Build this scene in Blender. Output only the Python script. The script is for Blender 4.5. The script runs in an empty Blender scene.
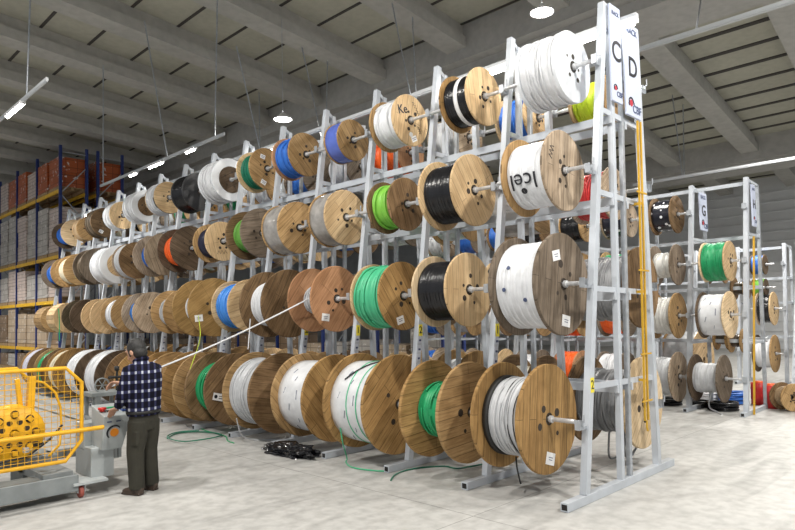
import bpy, math, random
from mathutils import Vector, Matrix, Euler
random.seed(7)
C = bpy.context.scene.collection
PI = math.pi
sin, cos = math.sin, math.cos

# ------------------------------------------------------------------ mesh builder
class MB:
    def __init__(s): s.v = []; s.f = []; s.m = []; s.sm = []
    def add(s, vs, fs, mat=0, smooth=False):
        o = len(s.v); s.v += [tuple(p) for p in vs]
        for f in fs:
            s.f.append(tuple(i + o for i in f)); s.m.append(mat); s.sm.append(smooth)
    def box(s, c, size, mat=0, M=None):
        x, y, z = size[0] / 2, size[1] / 2, size[2] / 2
        vs = [Vector((sx * x, sy * y, sz * z)) for sx in (-1, 1) for sy in (-1, 1) for sz in (-1, 1)]
        if M is not None: vs = [M @ p for p in vs]
        c = Vector(c); vs = [p + c for p in vs]
        s.add(vs, [(0, 1, 3, 2), (4, 6, 7, 5), (0, 4, 5, 1), (2, 3, 7, 6), (0, 2, 6, 4), (1, 5, 7, 3)], mat)
    def bar(s, a, b, w, h, mat=0, up=(0, 0, 1)):
        a = Vector(a); b = Vector(b); d = (b - a); L = d.length
        if L < 1e-6: return
        d.normalize(); u = Vector(up)
        if abs(d.dot(u)) > .98: u = Vector((0, 1, 0)) if abs(d.y) < .9 else Vector((1, 0, 0))
        r = d.cross(u).normalized(); u = r.cross(d).normalized()
        M = Matrix((r, d, u)).transposed()
        s.box((a + b) / 2, (w, L, h), mat, M)
    def tube(s, pts, r, n=10, mat=0, cap=True, smooth=True, closed=False):
        pts = [Vector(p) for p in pts]; N = len(pts); rings = []
        prev = None
        for i, p in enumerate(pts):
            if closed: t = pts[(i + 1) % N] - pts[i - 1]
            else: t = pts[min(i + 1, N - 1)] - pts[max(i - 1, 0)]
            t.normalize()
            if prev is None:
                u = Vector((0, 0, 1)) if abs(t.z) < .9 else Vector((1, 0, 0))
            else: u = prev
            a = t.cross(u)
            if a.length < 1e-5: a = t.cross(Vector((.3, 1, .2)))
            a.normalize(); u = a.cross(t).normalized(); prev = u
            rr = r[i] if isinstance(r, (list, tuple)) else r
            rings.append([p + (a * cos(2 * PI * k / n) + u * sin(2 * PI * k / n)) * rr for k in range(n)])
        vs = [q for g in rings for q in g]; fs = []
        for i in range(N if closed else N - 1):
            j = (i + 1) % N
            for k in range(n):
                fs.append((i * n + k, i * n + (k + 1) % n, j * n + (k + 1) % n, j * n + k))
        s.add(vs, fs, mat, smooth)
        if cap and not closed:
            s.add(rings[0], [tuple(range(n))], mat); s.add(rings[-1], [tuple(reversed(range(n)))], mat)
    def lathe(s, prof, n=48, mat=0, smooth=True, axis='Y', c=(0, 0, 0)):
        # prof: list of (t along axis, radius)
        vs = []; c = Vector(c)
        for t, r in prof:
            for k in range(n):
                a = 2 * PI * k / n
                if axis == 'Y': p = Vector((r * cos(a), t, r * sin(a)))
                elif axis == 'Z': p = Vector((r * cos(a), r * sin(a), t))
                else: p = Vector((t, r * cos(a), r * sin(a)))
                vs.append(p + c)
        fs = []
        for i in range(len(prof) - 1):
            for k in range(n):
                fs.append((i * n + k, i * n + (k + 1) % n, (i + 1) * n + (k + 1) % n, (i + 1) * n + k))
        s.add(vs, fs, mat, smooth)
    def build(s, name, mats, parent=None, loc=(0, 0, 0), rot=(0, 0, 0), bevel=0):
        me = bpy.data.meshes.new(name); me.from_pydata(s.v, [], s.f)
        if not isinstance(mats, (list, tuple)): mats = [mats]
        for m in mats: me.materials.append(m)
        me.polygons.foreach_set('material_index', s.m)
        me.polygons.foreach_set('use_smooth', s.sm)
        me.validate(); me.update()
        import bmesh
        bm = bmesh.new(); bm.from_mesh(me); bmesh.ops.recalc_face_normals(bm, faces=bm.faces); bm.to_mesh(me); bm.free()
        o = bpy.data.objects.new(name, me); C.objects.link(o)
        o.location = loc; o.rotation_euler = rot
        if parent is not None: o.parent = parent
        if bevel:
            b = o.modifiers.new('bevel', 'BEVEL'); b.width = bevel; b.segments = 2; b.limit_method = 'ANGLE'
        return o

def empty(name, loc=(0, 0, 0), rot=(0, 0, 0)):
    o = bpy.data.objects.new(name, None); C.objects.link(o); o.location = loc; o.rotation_euler = rot
    o.empty_display_size = .1
    return o
def tag(o, label, cat, group=None, kind=None):
    o['label'] = label
    if cat: o['category'] = cat
    if group: o['group'] = group
    if kind: o['kind'] = kind
    return o
def struct(o, label=None):
    o['kind'] = 'structure'
    if label: o['label'] = label
    return o

# ------------------------------------------------------------------ materials
def newmat(name):
    m = bpy.data.materials.new(name); m.use_nodes = True
    nt = m.node_tree; b = nt.nodes['Principled BSDF']
    return m, nt, b, nt.nodes.new, nt.links.new
def plain(name, col, rough=.5, metal=0., noise=.0, nscale=8., bump=0., bscale=60., spec=.5, emit=None, estr=0):
    m, nt, b, N, L = newmat(name)
    b.inputs['Base Color'].default_value = (*col, 1); b.inputs['Roughness'].default_value = rough
    b.inputs['Metallic'].default_value = metal; b.inputs['Specular IOR Level'].default_value = spec
    if emit:
        b.inputs['Emission Color'].default_value = (*emit, 1); b.inputs['Emission Strength'].default_value = estr
    tc = N('ShaderNodeTexCoord')
    if noise:
        n = N('ShaderNodeTexNoise'); n.inputs['Scale'].default_value = nscale; n.inputs['Detail'].default_value = 5
        L(tc.outputs['Object'], n.inputs['Vector'])
        r = N('ShaderNodeValToRGB')
        r.color_ramp.elements[0].position = .3; r.color_ramp.elements[1].position = .7
        r.color_ramp.elements[0].color = (*[max(0, c * (1 - noise)) for c in col], 1)
        r.color_ramp.elements[1].color = (*[min(1, c * (1 + noise * .6)) for c in col], 1)
        L(n.outputs['Fac'], r.inputs['Fac']); L(r.outputs['Color'], b.inputs['Base Color'])
    if bump:
        n2 = N('ShaderNodeTexNoise'); n2.inputs['Scale'].default_value = bscale
        L(tc.outputs['Object'], n2.inputs['Vector'])
        bp = N('ShaderNodeBump'); bp.inputs['Strength'].default_value = bump; bp.inputs['Distance'].default_value = .01
        L(n2.outputs['Fac'], bp.inputs['Height']); L(bp.outputs['Normal'], b.inputs['Normal'])
    return m
def wood(name, c1, c2, plank=.11, lines=.6, grain=.5, stain=.35):
    m, nt, b, N, L = newmat(name)
    tc = N('ShaderNodeTexCoord'); sp = N('ShaderNodeSeparateXYZ'); L(tc.outputs['Object'], sp.inputs[0])
    oi = N('ShaderNodeObjectInfo')
    cb = N('ShaderNodeCombineXYZ'); L(sp.outputs['Z'], cb.inputs['X']); L(sp.outputs['X'], cb.inputs['Y']); L(sp.outputs['Y'], cb.inputs['Z'])
    br = N('ShaderNodeTexBrick'); br.inputs['Scale'].default_value = 1
    br.inputs['Brick Width'].default_value = 7; br.inputs['Row Height'].default_value = plank
    br.inputs['Mortar Size'].default_value = .0035; br.inputs['Mortar Smooth'].default_value = .3
    br.inputs['Color1'].default_value = (*c1, 1); br.inputs['Color2'].default_value = (*c2, 1)
    br.inputs['Mortar'].default_value = (*[c * (1 - lines) for c in c2], 1)
    L(cb.outputs[0], br.inputs['Vector'])
    # grain
    mp = N('ShaderNodeMapping'); mp.inputs['Scale'].default_value = (2.2, 28, 6)
    ad = N('ShaderNodeVectorMath'); ad.operation = 'ADD'
    sc = N('ShaderNodeVectorMath'); sc.operation = 'SCALE'; sc.inputs[0].default_value = (13, 7, 5)
    L(oi.outputs['Random'], sc.inputs['Scale']); L(cb.outputs[0], ad.inputs[0]); L(sc.outputs[0], ad.inputs[1])
    L(ad.outputs[0], mp.inputs['Vector'])
    n = N('ShaderNodeTexNoise'); n.inputs['Scale'].default_value = 1.6; n.inputs['Detail'].default_value = 6; n.inputs['Distortion'].default_value = .6
    L(mp.outputs[0], n.inputs['Vector'])
    r = N('ShaderNodeValToRGB'); r.color_ramp.elements[0].position = .3; r.color_ramp.elements[1].position = .7
    g = 1 - grain
    r.color_ramp.elements[0].color = (g, g * .96, g * .9, 1); r.color_ramp.elements[1].color = (1.12, 1.12, 1.12, 1)
    L(n.outputs['Fac'], r.inputs['Fac'])
    mx = N('ShaderNodeMix'); mx.data_type = 'RGBA'; mx.blend_type = 'MULTIPLY'; mx.inputs[0].default_value = 1
    L(br.outputs['Color'], mx.inputs[6]); L(r.outputs['Color'], mx.inputs[7])
    # stains
    n3 = N('ShaderNodeTexNoise'); n3.inputs['Scale'].default_value = 3.2; n3.inputs['Detail'].default_value = 4
    L(ad.outputs[0], n3.inputs['Vector'])
    r3 = N('ShaderNodeValToRGB'); r3.color_ramp.elements[0].position = .35; r3.color_ramp.elements[1].position = .6
    q = 1 - stain
    r3.color_ramp.elements[0].color = (q, q * .97, q * .92, 1); r3.color_ramp.elements[1].color = (1, 1, 1, 1)
    L(n3.outputs['Fac'], r3.inputs['Fac'])
    mx2 = N('ShaderNodeMix'); mx2.data_type = 'RGBA'; mx2.blend_type = 'MULTIPLY'; mx2.inputs[0].default_value = 1
    L(mx.outputs[2], mx2.inputs[6]); L(r3.outputs['Color'], mx2.inputs[7])
    hs = N('ShaderNodeHueSaturation')
    mr = N('ShaderNodeMapRange'); mr.inputs['To Min'].default_value = .86; mr.inputs['To Max'].default_value = 1.12
    L(oi.outputs['Random'], mr.inputs['Value']); L(mr.outputs[0], hs.inputs['Value']); L(mx2.outputs[2], hs.inputs['Color'])
    L(hs.outputs[0], b.inputs['Base Color'])
    b.inputs['Roughness'].default_value = .75; b.inputs['Specular IOR Level'].default_value = .25
    bp = N('ShaderNodeBump'); bp.inputs['Strength'].default_value = .35; bp.inputs['Distance'].default_value = .006
    L(br.outputs['Fac'], bp.inputs['Height']); bp.invert = True
    L(bp.outputs['Normal'], b.inputs['Normal'])
    return m

W = {
 'pine': wood('wood_pale_pine', (.70, .52, .31), (.62, .44, .25), .10, .45, .22, .14),
 'pine2': wood('wood_cream_pine', (.76, .60, .40), (.68, .52, .33), .11, .4, .2, .12),
 'tan': wood('wood_tan', (.50, .33, .16), (.42, .265, .12), .11, .55, .32, .25),
 'gold': wood('wood_golden_brown', (.46, .285, .115), (.37, .22, .085), .12, .6, .34, .28),
 'ply': wood('wood_golden_ply', (.40, .255, .10), (.36, .225, .085), .6, .3, .3, .2),
 'red': wood('wood_reddish_ply', (.50, .275, .15), (.42, .22, .115), .35, .4, .3, .2),
 'brown': wood('wood_brown', (.285, .18, .095), (.225, .14, .07), .11, .6, .42, .35),
 'dark': wood('wood_dark_brown', (.15, .105, .07), (.115, .08, .052), .11, .6, .4, .35),
 'gray': wood('wood_weathered_gray', (.27, .215, .165), (.21, .165, .125), .12, .55, .45, .3),
 'ash': wood('wood_pale_weathered', (.50, .40, .30), (.42, .325, .235), .11, .5, .4, .3),
 'white': plain('reel_white_plastic', (.72, .745, .78), .35, noise=.06, nscale=6),
 'black': plain('reel_black_plastic', (.02, .02, .022), .4, noise=.3, nscale=6),
}
def cable(name, col, rough=.42, noise=.12): return plain(name, col, rough, noise=noise, nscale=9, bump=.15, bscale=45)
K = {
 'white': cable('cable_white', (.70, .71, .735)), 'gray': cable('cable_light_gray', (.52, .53, .55)),
 'offwhite': cable('cable_off_white', (.66, .65, .62)), 'midgray': cable('cable_gray', (.25, .255, .265)),
 'black': cable('cable_black', (.010, .010, .012), .22), 'navy': cable('cable_navy', (.02, .02, .045)),
 'blue': cable('cable_blue', (.03, .15, .55)), 'ltblue': cable('cable_light_blue', (.06, .26, .72)),
 'violet': cable('cable_violet_blue_film', (.09, .14, .48), .18),
 'green': cable('cable_green', (.015, .32, .12)), 'teal': cable('cable_teal_green', (.07, .46, .24)),
 'dkgreen': cable('cable_dark_green', (.01, .17, .10)), 'lime': cable('cable_lime', (.20, .50, .06)), 'moss': cable('cable_moss_green', (.12, .32, .05)),
 'yellowgreen': cable('cable_yellow_green', (.55, .70, .03)), 'orange': cable('cable_orange', (.85, .13, .015)),
 'red': cable('cable_red', (.55, .03, .03)), 'tan': cable('cable_tan_wrap', (.38, .27, .16)),
 'brown': cable('cable_brown_wrap', (.10, .075, .05)), 'cream': cable('cable_cream', (.66, .60, .46)),
 'lilac': cable('cable_lilac_white', (.62, .62, .72)),
 'film': plain('wrap_gray_film', (.30, .285, .27), .12, noise=.35, nscale=7, bump=.3, bscale=18),
 'silver': plain('wrap_silver_film', (.55, .56, .58), .15, noise=.35, nscale=5, bump=.4, bscale=14),
}
def spotted(name):
    m, nt, b, N, L = newmat(name)
    tc = N('ShaderNodeTexCoord'); v = N('ShaderNodeTexVoronoi'); v.inputs['Scale'].default_value = 9
    L(tc.outputs['Object'], v.inputs['Vector'])
    r = N('ShaderNodeValToRGB'); r.color_ramp.interpolation = 'CONSTANT'
    r.color_ramp.elements[0].color = (.75, .76, .8, 1); r.color_ramp.elements[1].color = (.015, .016, .025, 1); r.color_ramp.elements[1].position = .28
    L(v.outputs['Distance'], r.inputs['Fac']); L(r.outputs['Color'], b.inputs['Base Color']); b.inputs['Roughness'].default_value = .25
    return m
K['spotted'] = spotted('cable_black_with_white_tags')
M_white = plain('rack_white_paint', (.50, .535, .585), .38, noise=.10, nscale=5)
M_galv = plain('galvanised_steel', (.42, .45, .49), .38, metal=.35, noise=.2, nscale=14)
M_steel = plain('axle_steel', (.58, .59, .61), .32, metal=.35, noise=.2, nscale=20)
M_dark = plain('dark_hole', (.012, .010, .009), .8)
M_hole = plain('bolt_hole', (.035, .024, .016), .8)
M_rubber = plain('black_rubber', (.015, .015, .015), .6)
M_label = plain('label_white', (.80, .80, .80), .5)
M_silverlabel = plain('label_silver', (.55, .58, .66), .4)
M_yellowtag = plain('label_yellow', (.85, .72, .05), .5)
M_ink = plain('ink_black', (.012, .012, .018), .6)
M_inkgrey = plain('ink_blue_gray', (.06, .08, .16), .6)
M_print = plain('print_pale_gray', (.20, .22, .28), .6)
M_logored = plain('logo_red', (.45, .03, .05), .5)
M_sign = plain('sign_panel_white', (.52, .565, .70), .45, noise=.04)
M_yellow = plain('yellow_paint', (.80, .42, .012), .4, noise=.12, nscale=10)
M_yelrail = plain('yellow_ochre_paint', (.60, .35, .025), .45, noise=.1)
M_blue = plain('pallet_rack_blue', (.015, .035, .17), .45, noise=.2)
M_beamyel = plain('pallet_rack_yellow', (.72, .42, .02), .45, noise=.15)
M_pallet = plain('pallet_wood', (.38, .26, .14), .8, noise=.3, nscale=12)
M_carton = plain('carton_brown', (.34, .225, .13), .75, noise=.15, nscale=4)
M_console = plain('console_gray', (.42, .45, .455), .4, noise=.06)
M_machine = plain('machine_gray', (.22, .24, .245), .45, noise=.15)
M_redbtn = plain('button_red', (.7, .03, .02), .35)
M_grnbtn = plain('button_green', (.03, .5, .2), .35)
M_blubtn = plain('panel_blue', (.05, .10, .35), .4)
M_orange = plain('logo_orange', (.78, .26, .02), .45)
M_bag = plain('black_plastic_film', (.008, .008, .010), .18, bump=.8, bscale=10)
M_tube = plain('fluorescent_tube', (.9, .9, .9), .4, emit=(1, .97, .90), estr=30)
M_trunk = plain('trunking_white', (.52, .54, .56), .4)
M_lampoff = plain('lamp_reflector_white', (.8, .8, .8), .4)

def loadmat(name, c1, c2, rows=.28, w=.4, mort=.012):
    m, nt, b, N, L = newmat(name)
    tc = N('ShaderNodeTexCoord'); sp = N('ShaderNodeSeparateXYZ'); L(tc.outputs['Object'], sp.inputs[0])
    ad = N('ShaderNodeMath'); L(sp.outputs['X'], ad.inputs[0]); L(sp.outputs['Y'], ad.inputs[1])
    cb = N('ShaderNodeCombineXYZ'); L(ad.outputs[0], cb.inputs['X']); L(sp.outputs['Z'], cb.inputs['Y'])
    br = N('ShaderNodeTexBrick'); br.inputs['Scale'].default_value = 1; br.inputs['Brick Width'].default_value = w
    br.inputs['Row Height'].default_value = rows; br.inputs['Mortar Size'].default_value = mort; br.offset = 0
    br.inputs['Color1'].default_value = (*c1, 1); br.inputs['Color2'].default_value = (*c2, 1)
    br.inputs['Mortar'].default_value = (*[c * .45 for c in c2], 1); L(cb.outputs[0], br.inputs['Vector'])
    n = N('ShaderNodeTexNoise'); n.inputs['Scale'].default_value = 6; L(tc.outputs['Object'], n.inputs['Vector'])
    r = N('ShaderNodeValToRGB'); r.color_ramp.elements[0].position = .62; r.color_ramp.elements[1].position = .68
    r.color_ramp.elements[0].color = (0, 0, 0, 1); r.color_ramp.elements[1].color = (1, 1, 1, 1)
    L(n.outputs['Fac'], r.inputs['Fac'])
    mx = N('ShaderNodeMix'); mx.data_type = 'RGBA'; L(r.outputs['Color'], mx.inputs[0]); L(br.outputs['Color'], mx.inputs[6])
    mx.inputs[7].default_value = (.72, .68, .66, 1); L(mx.outputs[2], b.inputs['Base Color']); b.inputs['Roughness'].default_value = .3
    return m
LOADS = {
 'orange': loadmat('load_orange_cartons', (.42, .10, .03), (.34, .075, .022), .3, .42),
 'gray': loadmat('load_gray_cartons', (.50, .47, .44), (.40, .37, .34), .25, .5),
 'beige': loadmat('load_beige_cartons', (.52, .41, .29), (.44, .33, .23), .3, .45),
 'pink': loadmat('load_pinkish_bags', (.60, .50, .45), (.52, .42, .38), .14, .6),
 'brown': loadmat('load_brown_cartons', (.27, .18, .11), (.22, .145, .085), .34, .5),
}

# concrete floor
def concrete(name, col, sp=.25, stains=True, rough=.5, scl=.5, fine=.18):
    m, nt, b, N, L = newmat(name)
    tc = N('ShaderNodeTexCoord')
    n = N('ShaderNodeTexNoise'); n.inputs['Scale'].default_value = scl; n.inputs['Detail'].default_value = 9; n.inputs['Roughness'].default_value = .65
    L(tc.outputs['Object'], n.inputs['Vector'])
    r = N('ShaderNodeValToRGB'); r.color_ramp.elements[0].position = .3; r.color_ramp.elements[1].position = .7
    r.color_ramp.elements[0].color = (*[c * (1 - sp) for c in col], 1); r.color_ramp.elements[1].color = (*[c * (1 + sp * .4) for c in col], 1)
    L(n.outputs['Fac'], r.inputs['Fac'])
    n2 = N('ShaderNodeTexNoise'); n2.inputs['Scale'].default_value = scl * 14; n2.inputs['Detail'].default_value = 6
    L(tc.outputs['Object'], n2.inputs['Vector'])
    r2 = N('ShaderNodeValToRGB'); r2.color_ramp.elements[0].position = .35; r2.color_ramp.elements[1].position = .6
    r2.color_ramp.elements[0].color = (1 - fine, 1 - fine, 1 - fine, 1); r2.color_ramp.elements[1].color = (1.03, 1.03, 1.03, 1)
    L(n2.outputs['Fac'], r2.inputs['Fac'])
    mx = N('ShaderNodeMix'); mx.data_type = 'RGBA'; mx.blend_type = 'MULTIPLY'; mx.inputs[0].default_value = 1
    L(r.outputs['Color'], mx.inputs[6]); L(r2.outputs['Color'], mx.inputs[7]); out = mx.outputs[2]
    if stains:
        mp = N('ShaderNodeMapping'); mp.inputs['Rotation'].default_value = (0, 0, .35); mp.inputs['Scale'].default_value = (.5, 2.6, 1)
        L(tc.outputs['Object'], mp.inputs['Vector'])
        n4 = N('ShaderNodeTexNoise'); n4.inputs['Scale'].default_value = .9; n4.inputs['Detail'].default_value = 7; n4.inputs['Distortion'].default_value = 1
        L(mp.outputs[0], n4.inputs['Vector'])
        r4 = N('ShaderNodeValToRGB'); r4.color_ramp.elements[0].position = .30; r4.color_ramp.elements[1].position = .46
        r4.color_ramp.elements[0].color = (.72, .72, .72, 1); r4.color_ramp.elements[1].color = (1, 1, 1, 1)
        L(n4.outputs['Fac'], r4.inputs['Fac'])
        br = N('ShaderNodeTexBrick'); br.offset = 0; br.inputs['Scale'].default_value = 1; br.inputs['Brick Width'].default_value = 6; br.inputs['Row Height'].default_value = 6
        br.inputs['Mortar Size'].default_value = .006; br.inputs['Color1'].default_value = (1, 1, 1, 1); br.inputs['Color2'].default_value = (1, 1, 1, 1)
        br.inputs['Mortar'].default_value = (.55, .55, .55, 1); mp2 = N('ShaderNodeMapping'); mp2.inputs['Location'].default_value = (1.2, 2.2, 0)
        L(tc.outputs['Object'], mp2.inputs['Vector']); L(mp2.outputs[0], br.inputs['Vector'])
        for o_ in (r4.outputs['Color'], br.outputs['Color']):
            m2 = N('ShaderNodeMix'); m2.data_type = 'RGBA'; m2.blend_type = 'MULTIPLY'; m2.inputs[0].default_value = 1
            L(out, m2.inputs[6]); L(o_, m2.inputs[7]); out = m2.outputs[2]
    L(out, b.inputs['Base Color']); b.inputs['Roughness'].default_value = rough; b.inputs['Specular IOR Level'].default_value = .3
    bp = N('ShaderNodeBump'); bp.inputs['Strength'].default_value = .08; L(n2.outputs['Fac'], bp.inputs['Height']); L(bp.outputs['Normal'], b.inputs['Normal'])
    return m
M_floor = concrete('floor_concrete', (.50, .495, .48), .16)
M_beam = concrete('beam_concrete', (.47, .46, .43), .14, False, .8, .35, .08)
M_girder = concrete('girder_concrete', (.45, .44, .42), .14, False, .8, .35, .08)
M_panel = concrete('ceiling_panel', (.46, .45, .375), .1, False, .85, .4, .06)
M_gap = plain('panel_gap_dark', (.06, .055, .05), .9)
M_wall = plain('wall_light_gray', (.66, .67, .68), .7, noise=.08, nscale=1)

# ------------------------------------------------------------------ text as mesh
BOLD = .0
def text_mesh(s, size):
    cu = bpy.data.curves.new('t', 'FONT'); cu.body = s; cu.size = size; cu.align_x = 'CENTER'; cu.align_y = 'CENTER'; cu.extrude = .0015; cu.offset = BOLD * size
    o = bpy.data.objects.new('t', cu); C.objects.link(o)
    dg = bpy.context.evaluated_depsgraph_get(); dg.update()
    me = bpy.data.meshes.new_from_object(o.evaluated_get(dg)); bpy.data.objects.remove(o)
    return me
def text(name, s, size, mat, parent, origin, xdir, ydir, bold=0.):
    me = text_mesh(s, size); me.materials.clear(); me.materials.append(mat)
    x = Vector(xdir).normalized(); y = Vector(ydir).normalized(); z = x.cross(y)
    M = Matrix((x, y, z)).transposed().to_4x4(); M.translation = Vector(origin); me.transform(M)
    o = bpy.data.objects.new(name, me); C.objects.link(o); o.parent = parent
    return o

# ------------------------------------------------------------------ setting
mb = MB(); mb.box((16, 19, -.1), (60, 62, .2)); struct(mb.build('floor', M_floor), 'pale grey concrete warehouse floor')
BX0 = 4.74
def zb(x): return 9.5 - .05 * (x - 7.2)         # underside of the roof beams
def yb(x, j): return 16.0 + .08 * (x - BX0) + 3.1 * j
XA, XB = -6, 40
mb = MB()
for (xa, xb) in ((XA, XB),):
    ya, yb_ = -14, 52
    z0, z1 = zb(xa) + .63, zb(xb) + .63
    mb.add([(xa, ya, z0), (xb, ya, z1), (xb, yb_, z1), (xa, yb_, z0), (xa, ya, z0 + .2), (xb, ya, z1 + .2), (xb, yb_, z1 + .2), (xa, yb_, z0 + .2)],
           [(0, 1, 2, 3), (4, 5, 6, 7), (0, 1, 5, 4), (1, 2, 6, 5), (2, 3, 7, 6), (3, 0, 4, 7)])
x = 6.81 - 1.31 * 9
while x < 39:                                    # dark joints between the roof panels
    zz = zb(x) + .625
    mb.box((x, 19, zz), (.08 if x < 15 else .20, 66, .03), 1)
    x += 1.31
struct(mb.build('ceiling', [M_panel, M_gap]), 'roof of grey panels with dark joints')
for j in range(-8, 9):
  for xa, xb, sh in ((XA, 14.6, 0), (14.6, 29.6, -1.1), (29.6, XB, -1.6)):
    b = MB()
    if 1:
        w = .66
        for (d0, d1, h0, h1) in ((0, w, 0, .30), (.10, w - .10, .30, .64)):
            ps = []
            for xx in (xa, xb):
                for dy, hh in ((d0, h0), (d1, h0), (d1, h1), (d0, h1)):
                    ps.append((xx, yb(xx, j) + dy + sh, zb(xx) + hh))
            b.add(ps, [(0, 1, 2, 3), (4, 7, 6, 5), (0, 4, 5, 1), (1, 5, 6, 2), (2, 6, 7, 3), (3, 7, 4, 0)])
    struct(b.build('ceiling_beam', M_beam))
for (xa, xb, z0, z1) in ((13.45, 15.9, 8.9, 9.95), (28.7, 30.6, 8.1, 9.2)):
    b = MB(); b.box(((xa + xb) / 2, 19, (z0 + z1) / 2), (xb - xa, 66, z1 - z0))
    b.box(((xa + xb) / 2, 19, z0 - .12), (xb - xa - .7, 66, .26))
    struct(b.build('ceiling_girder_beam', M_girder))
b = MB(); b.box((17, 46.1, 5), (48, .2, 10.6)); struct(b.build('wall_left', M_wall))
b = MB()
b.box((36.1, 16, 4.5), (.2, 62, 9.5))
for i in range(16): b.box((35.97, 16, .4 + i * .5), (.06, 62, .05))
struct(b.build('wall_back', M_wall))

# ------------------------------------------------------------------ the long rack
Y0, B = 3.218, 1.2144
NF = 15
HT = 5.335
XF0, XF1 = 5.854, 6.59
XI0, XI1 = 6.646, 6.723
XJ0, XJ1 = 6.86, 6.98
XR0, XR1 = 7.593, 7.38
def lerp(a, b, t): return a + (b - a) * t
def xpost(a, b, z): return lerp(a, b, (z - .09) / (HT - .09))
AX = {4: (6.382, 4.640), 3: (6.159, 3.414), 2: (5.968, 2.203), 1: (5.786, .78)}
AXD = {4: (7.56, 4.60), 3: (7.62, 3.40), 2: (7.68, 2.20), 1: (7.74, .78)}
RUNG = (4.11, 3.19, 2.15, 1.14)
rack = empty('cable_reel_rack', (6.7, Y0, 0))
tag(rack, 'long white steel A-frame rack holding four rows of cable reels in the middle', 'rack')
def P(x, y, z): return (x - 6.7, y - Y0, z)
for i in range(NF):
    y = Y0 + i * B
    f = empty('frame', P(6.7, y, 0)); f.parent = rack
    f.location = (0, 0, 0)
    def rung(a_, b_, w_, h_):
        fr = MB(); fr.bar(a_, b_, w_, h_); fr.build('rung', M_white, f)
    for z in RUNG:
        rung(P(xpost(XF0, XF1, z), y, z), P(xpost(XR0, XR1, z), y, z - .02), .035, .06)
    rung(P(XF1, y, HT - .03), P(XI1, y, HT - .12), .04, .05)
    rung(P(XF1, y, HT - .28), P(XI1, y, HT - .30), .035, .045)
    rung(P(XJ1, y, HT - .10), P(XR1, y, HT - .16), .035, .05)
    m = MB()
    m.box(P((5.455 + 8.005) / 2, y, .045), (8.005 - 5.455, .085, .085))
    m.box(P(5.455 - .001, y, .045), (.006, .06, .055), 1)
    m.build('foot_beam', [M_white, M_dark], f, bevel=.004)
    m = MB(); m.bar(P(XF0, y, .085), P(XF1, y, HT), .075, .085, 0, (1, 0, 0)); m.build('front_post', M_white, f, bevel=.004)
    m = MB(); m.bar(P(XI0, y, .085), P(XI1, y, HT - .08), .065, .065, 0, (1, 0, 0)); m.build('inner_post', M_white, f, bevel=.004)
    m = MB(); m.bar(P(XJ0, y, .085), P(XJ1, y, HT - .06), .05, .055, 0, (1, 0, 0)); m.build('inner_post', M_galv, f, bevel=.004)
    m = MB(); m.bar(P(XR0, y, .085), P(XR1, y, HT - .1), .075, .085, 0, (1, 0, 0)); m.build('rear_post', M_white, f, bevel=.004)
    for (A, XP0, XP1, sgn) in ((AX, XF0, XF1, -1), (AXD, XR0, XR1, 1)):
        for L in (1, 2, 3, 4):
            ax, az = A[L]; px = xpost(XP0, XP1, az)
            m = MB()
            m.box(P((ax + px) / 2 + sgn * .02, y, az - .035), (abs(ax - px) + .02, .035, .03))
            m.box(P(ax + sgn * .034, y, az + .004), (.010, .06, .10)); m.box(P(ax - sgn * .034, y, az + .004), (.010, .06, .08))
            m.tube([P(ax, y - .055, az + .03), P(ax, y - .055, az + .11)], .008, 6)
            m.build('axle_bracket', M_galv, f)
for z in RUNG:
    for x_ in (xpost(XI0, XI1, z) - .06, xpost(XJ0, XJ1, z) + .06):
        m = MB(); m.bar(P(x_, Y0 - .03, z - .07), P(x_, Y0 + 14 * B + .03, z - .07), .035, .09)
        m.build('rail', M_white, rack)
# number tags and label strips on the front posts
for i, num in ((0, '2'), (1, '1'), (2, '2'), (3, '1'), (4, '2'), (5, '1')):
    y = Y0 + i * B; z = 1.16 if i == 0 else 1.72
    xx = xpost(XF0, XF1, z)
    m = MB(); m.box(P(xx, y - .0395, z), (.068, .004, .15)); t = m.build('number_tag', M_yellowtag, rack); t['label'] = 'yellow tag with a black number %s' % num
    text('digit', num, .13, M_ink, t, P(xx, y - .042, z), (1, 0, 0), (0, 0, 1))
for i in range(1, 12):
    y = Y0 + i * B
    for q in range(3):
        z = 1.60 - q * .115; xx = xpost(XF0, XF1, z)
        m = MB(); m.box(P(xx, y - .0395, z), (.062, .004, .09)); m.box(P(xx, y - .0420, z - .01), (.04, .002, .025), 1)
        t = m.build('label_strip', [M_silverlabel, M_inkgrey], rack)

# ------------------------------------------------------------------ cable reels
def flange_mb(R, t, hole=.045, bolts=5, br=.30, seg=56, y0=0., face=-1, off=0.):
    m = MB()
    b = .006
    m.lathe([(y0, hole), (y0, R - b), (y0 + b, R), (y0 + t - b, R), (y0 + t, R - b), (y0 + t, hole), (y0, hole)], seg, 0, False)
    yy = y0 if face < 0 else y0 + t
    if bolts:
        for k in range(bolts):
            a = off + 2 * PI * k / bolts + .25 * sin(k * 3.1 + off)
            rr = R * (br + .07 * sin(k * 1.9 + off * 2)); rh = max(.018, R * (.060 + .020 * sin(k * 2.4 + off * 3)))
            m.lathe([(yy + face * .002, 0.0005), (yy + face * .002, rh), (yy - face * .004, rh)], 12, 1, False, 'Y', (rr * cos(a), 0, rr * sin(a)))
    m.lathe([(yy + face * .0025, hole), (yy + face * .0025, hole * 1.45), (yy - face * .002, hole * 1.45)], 20, 1, False)
    return m
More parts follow.
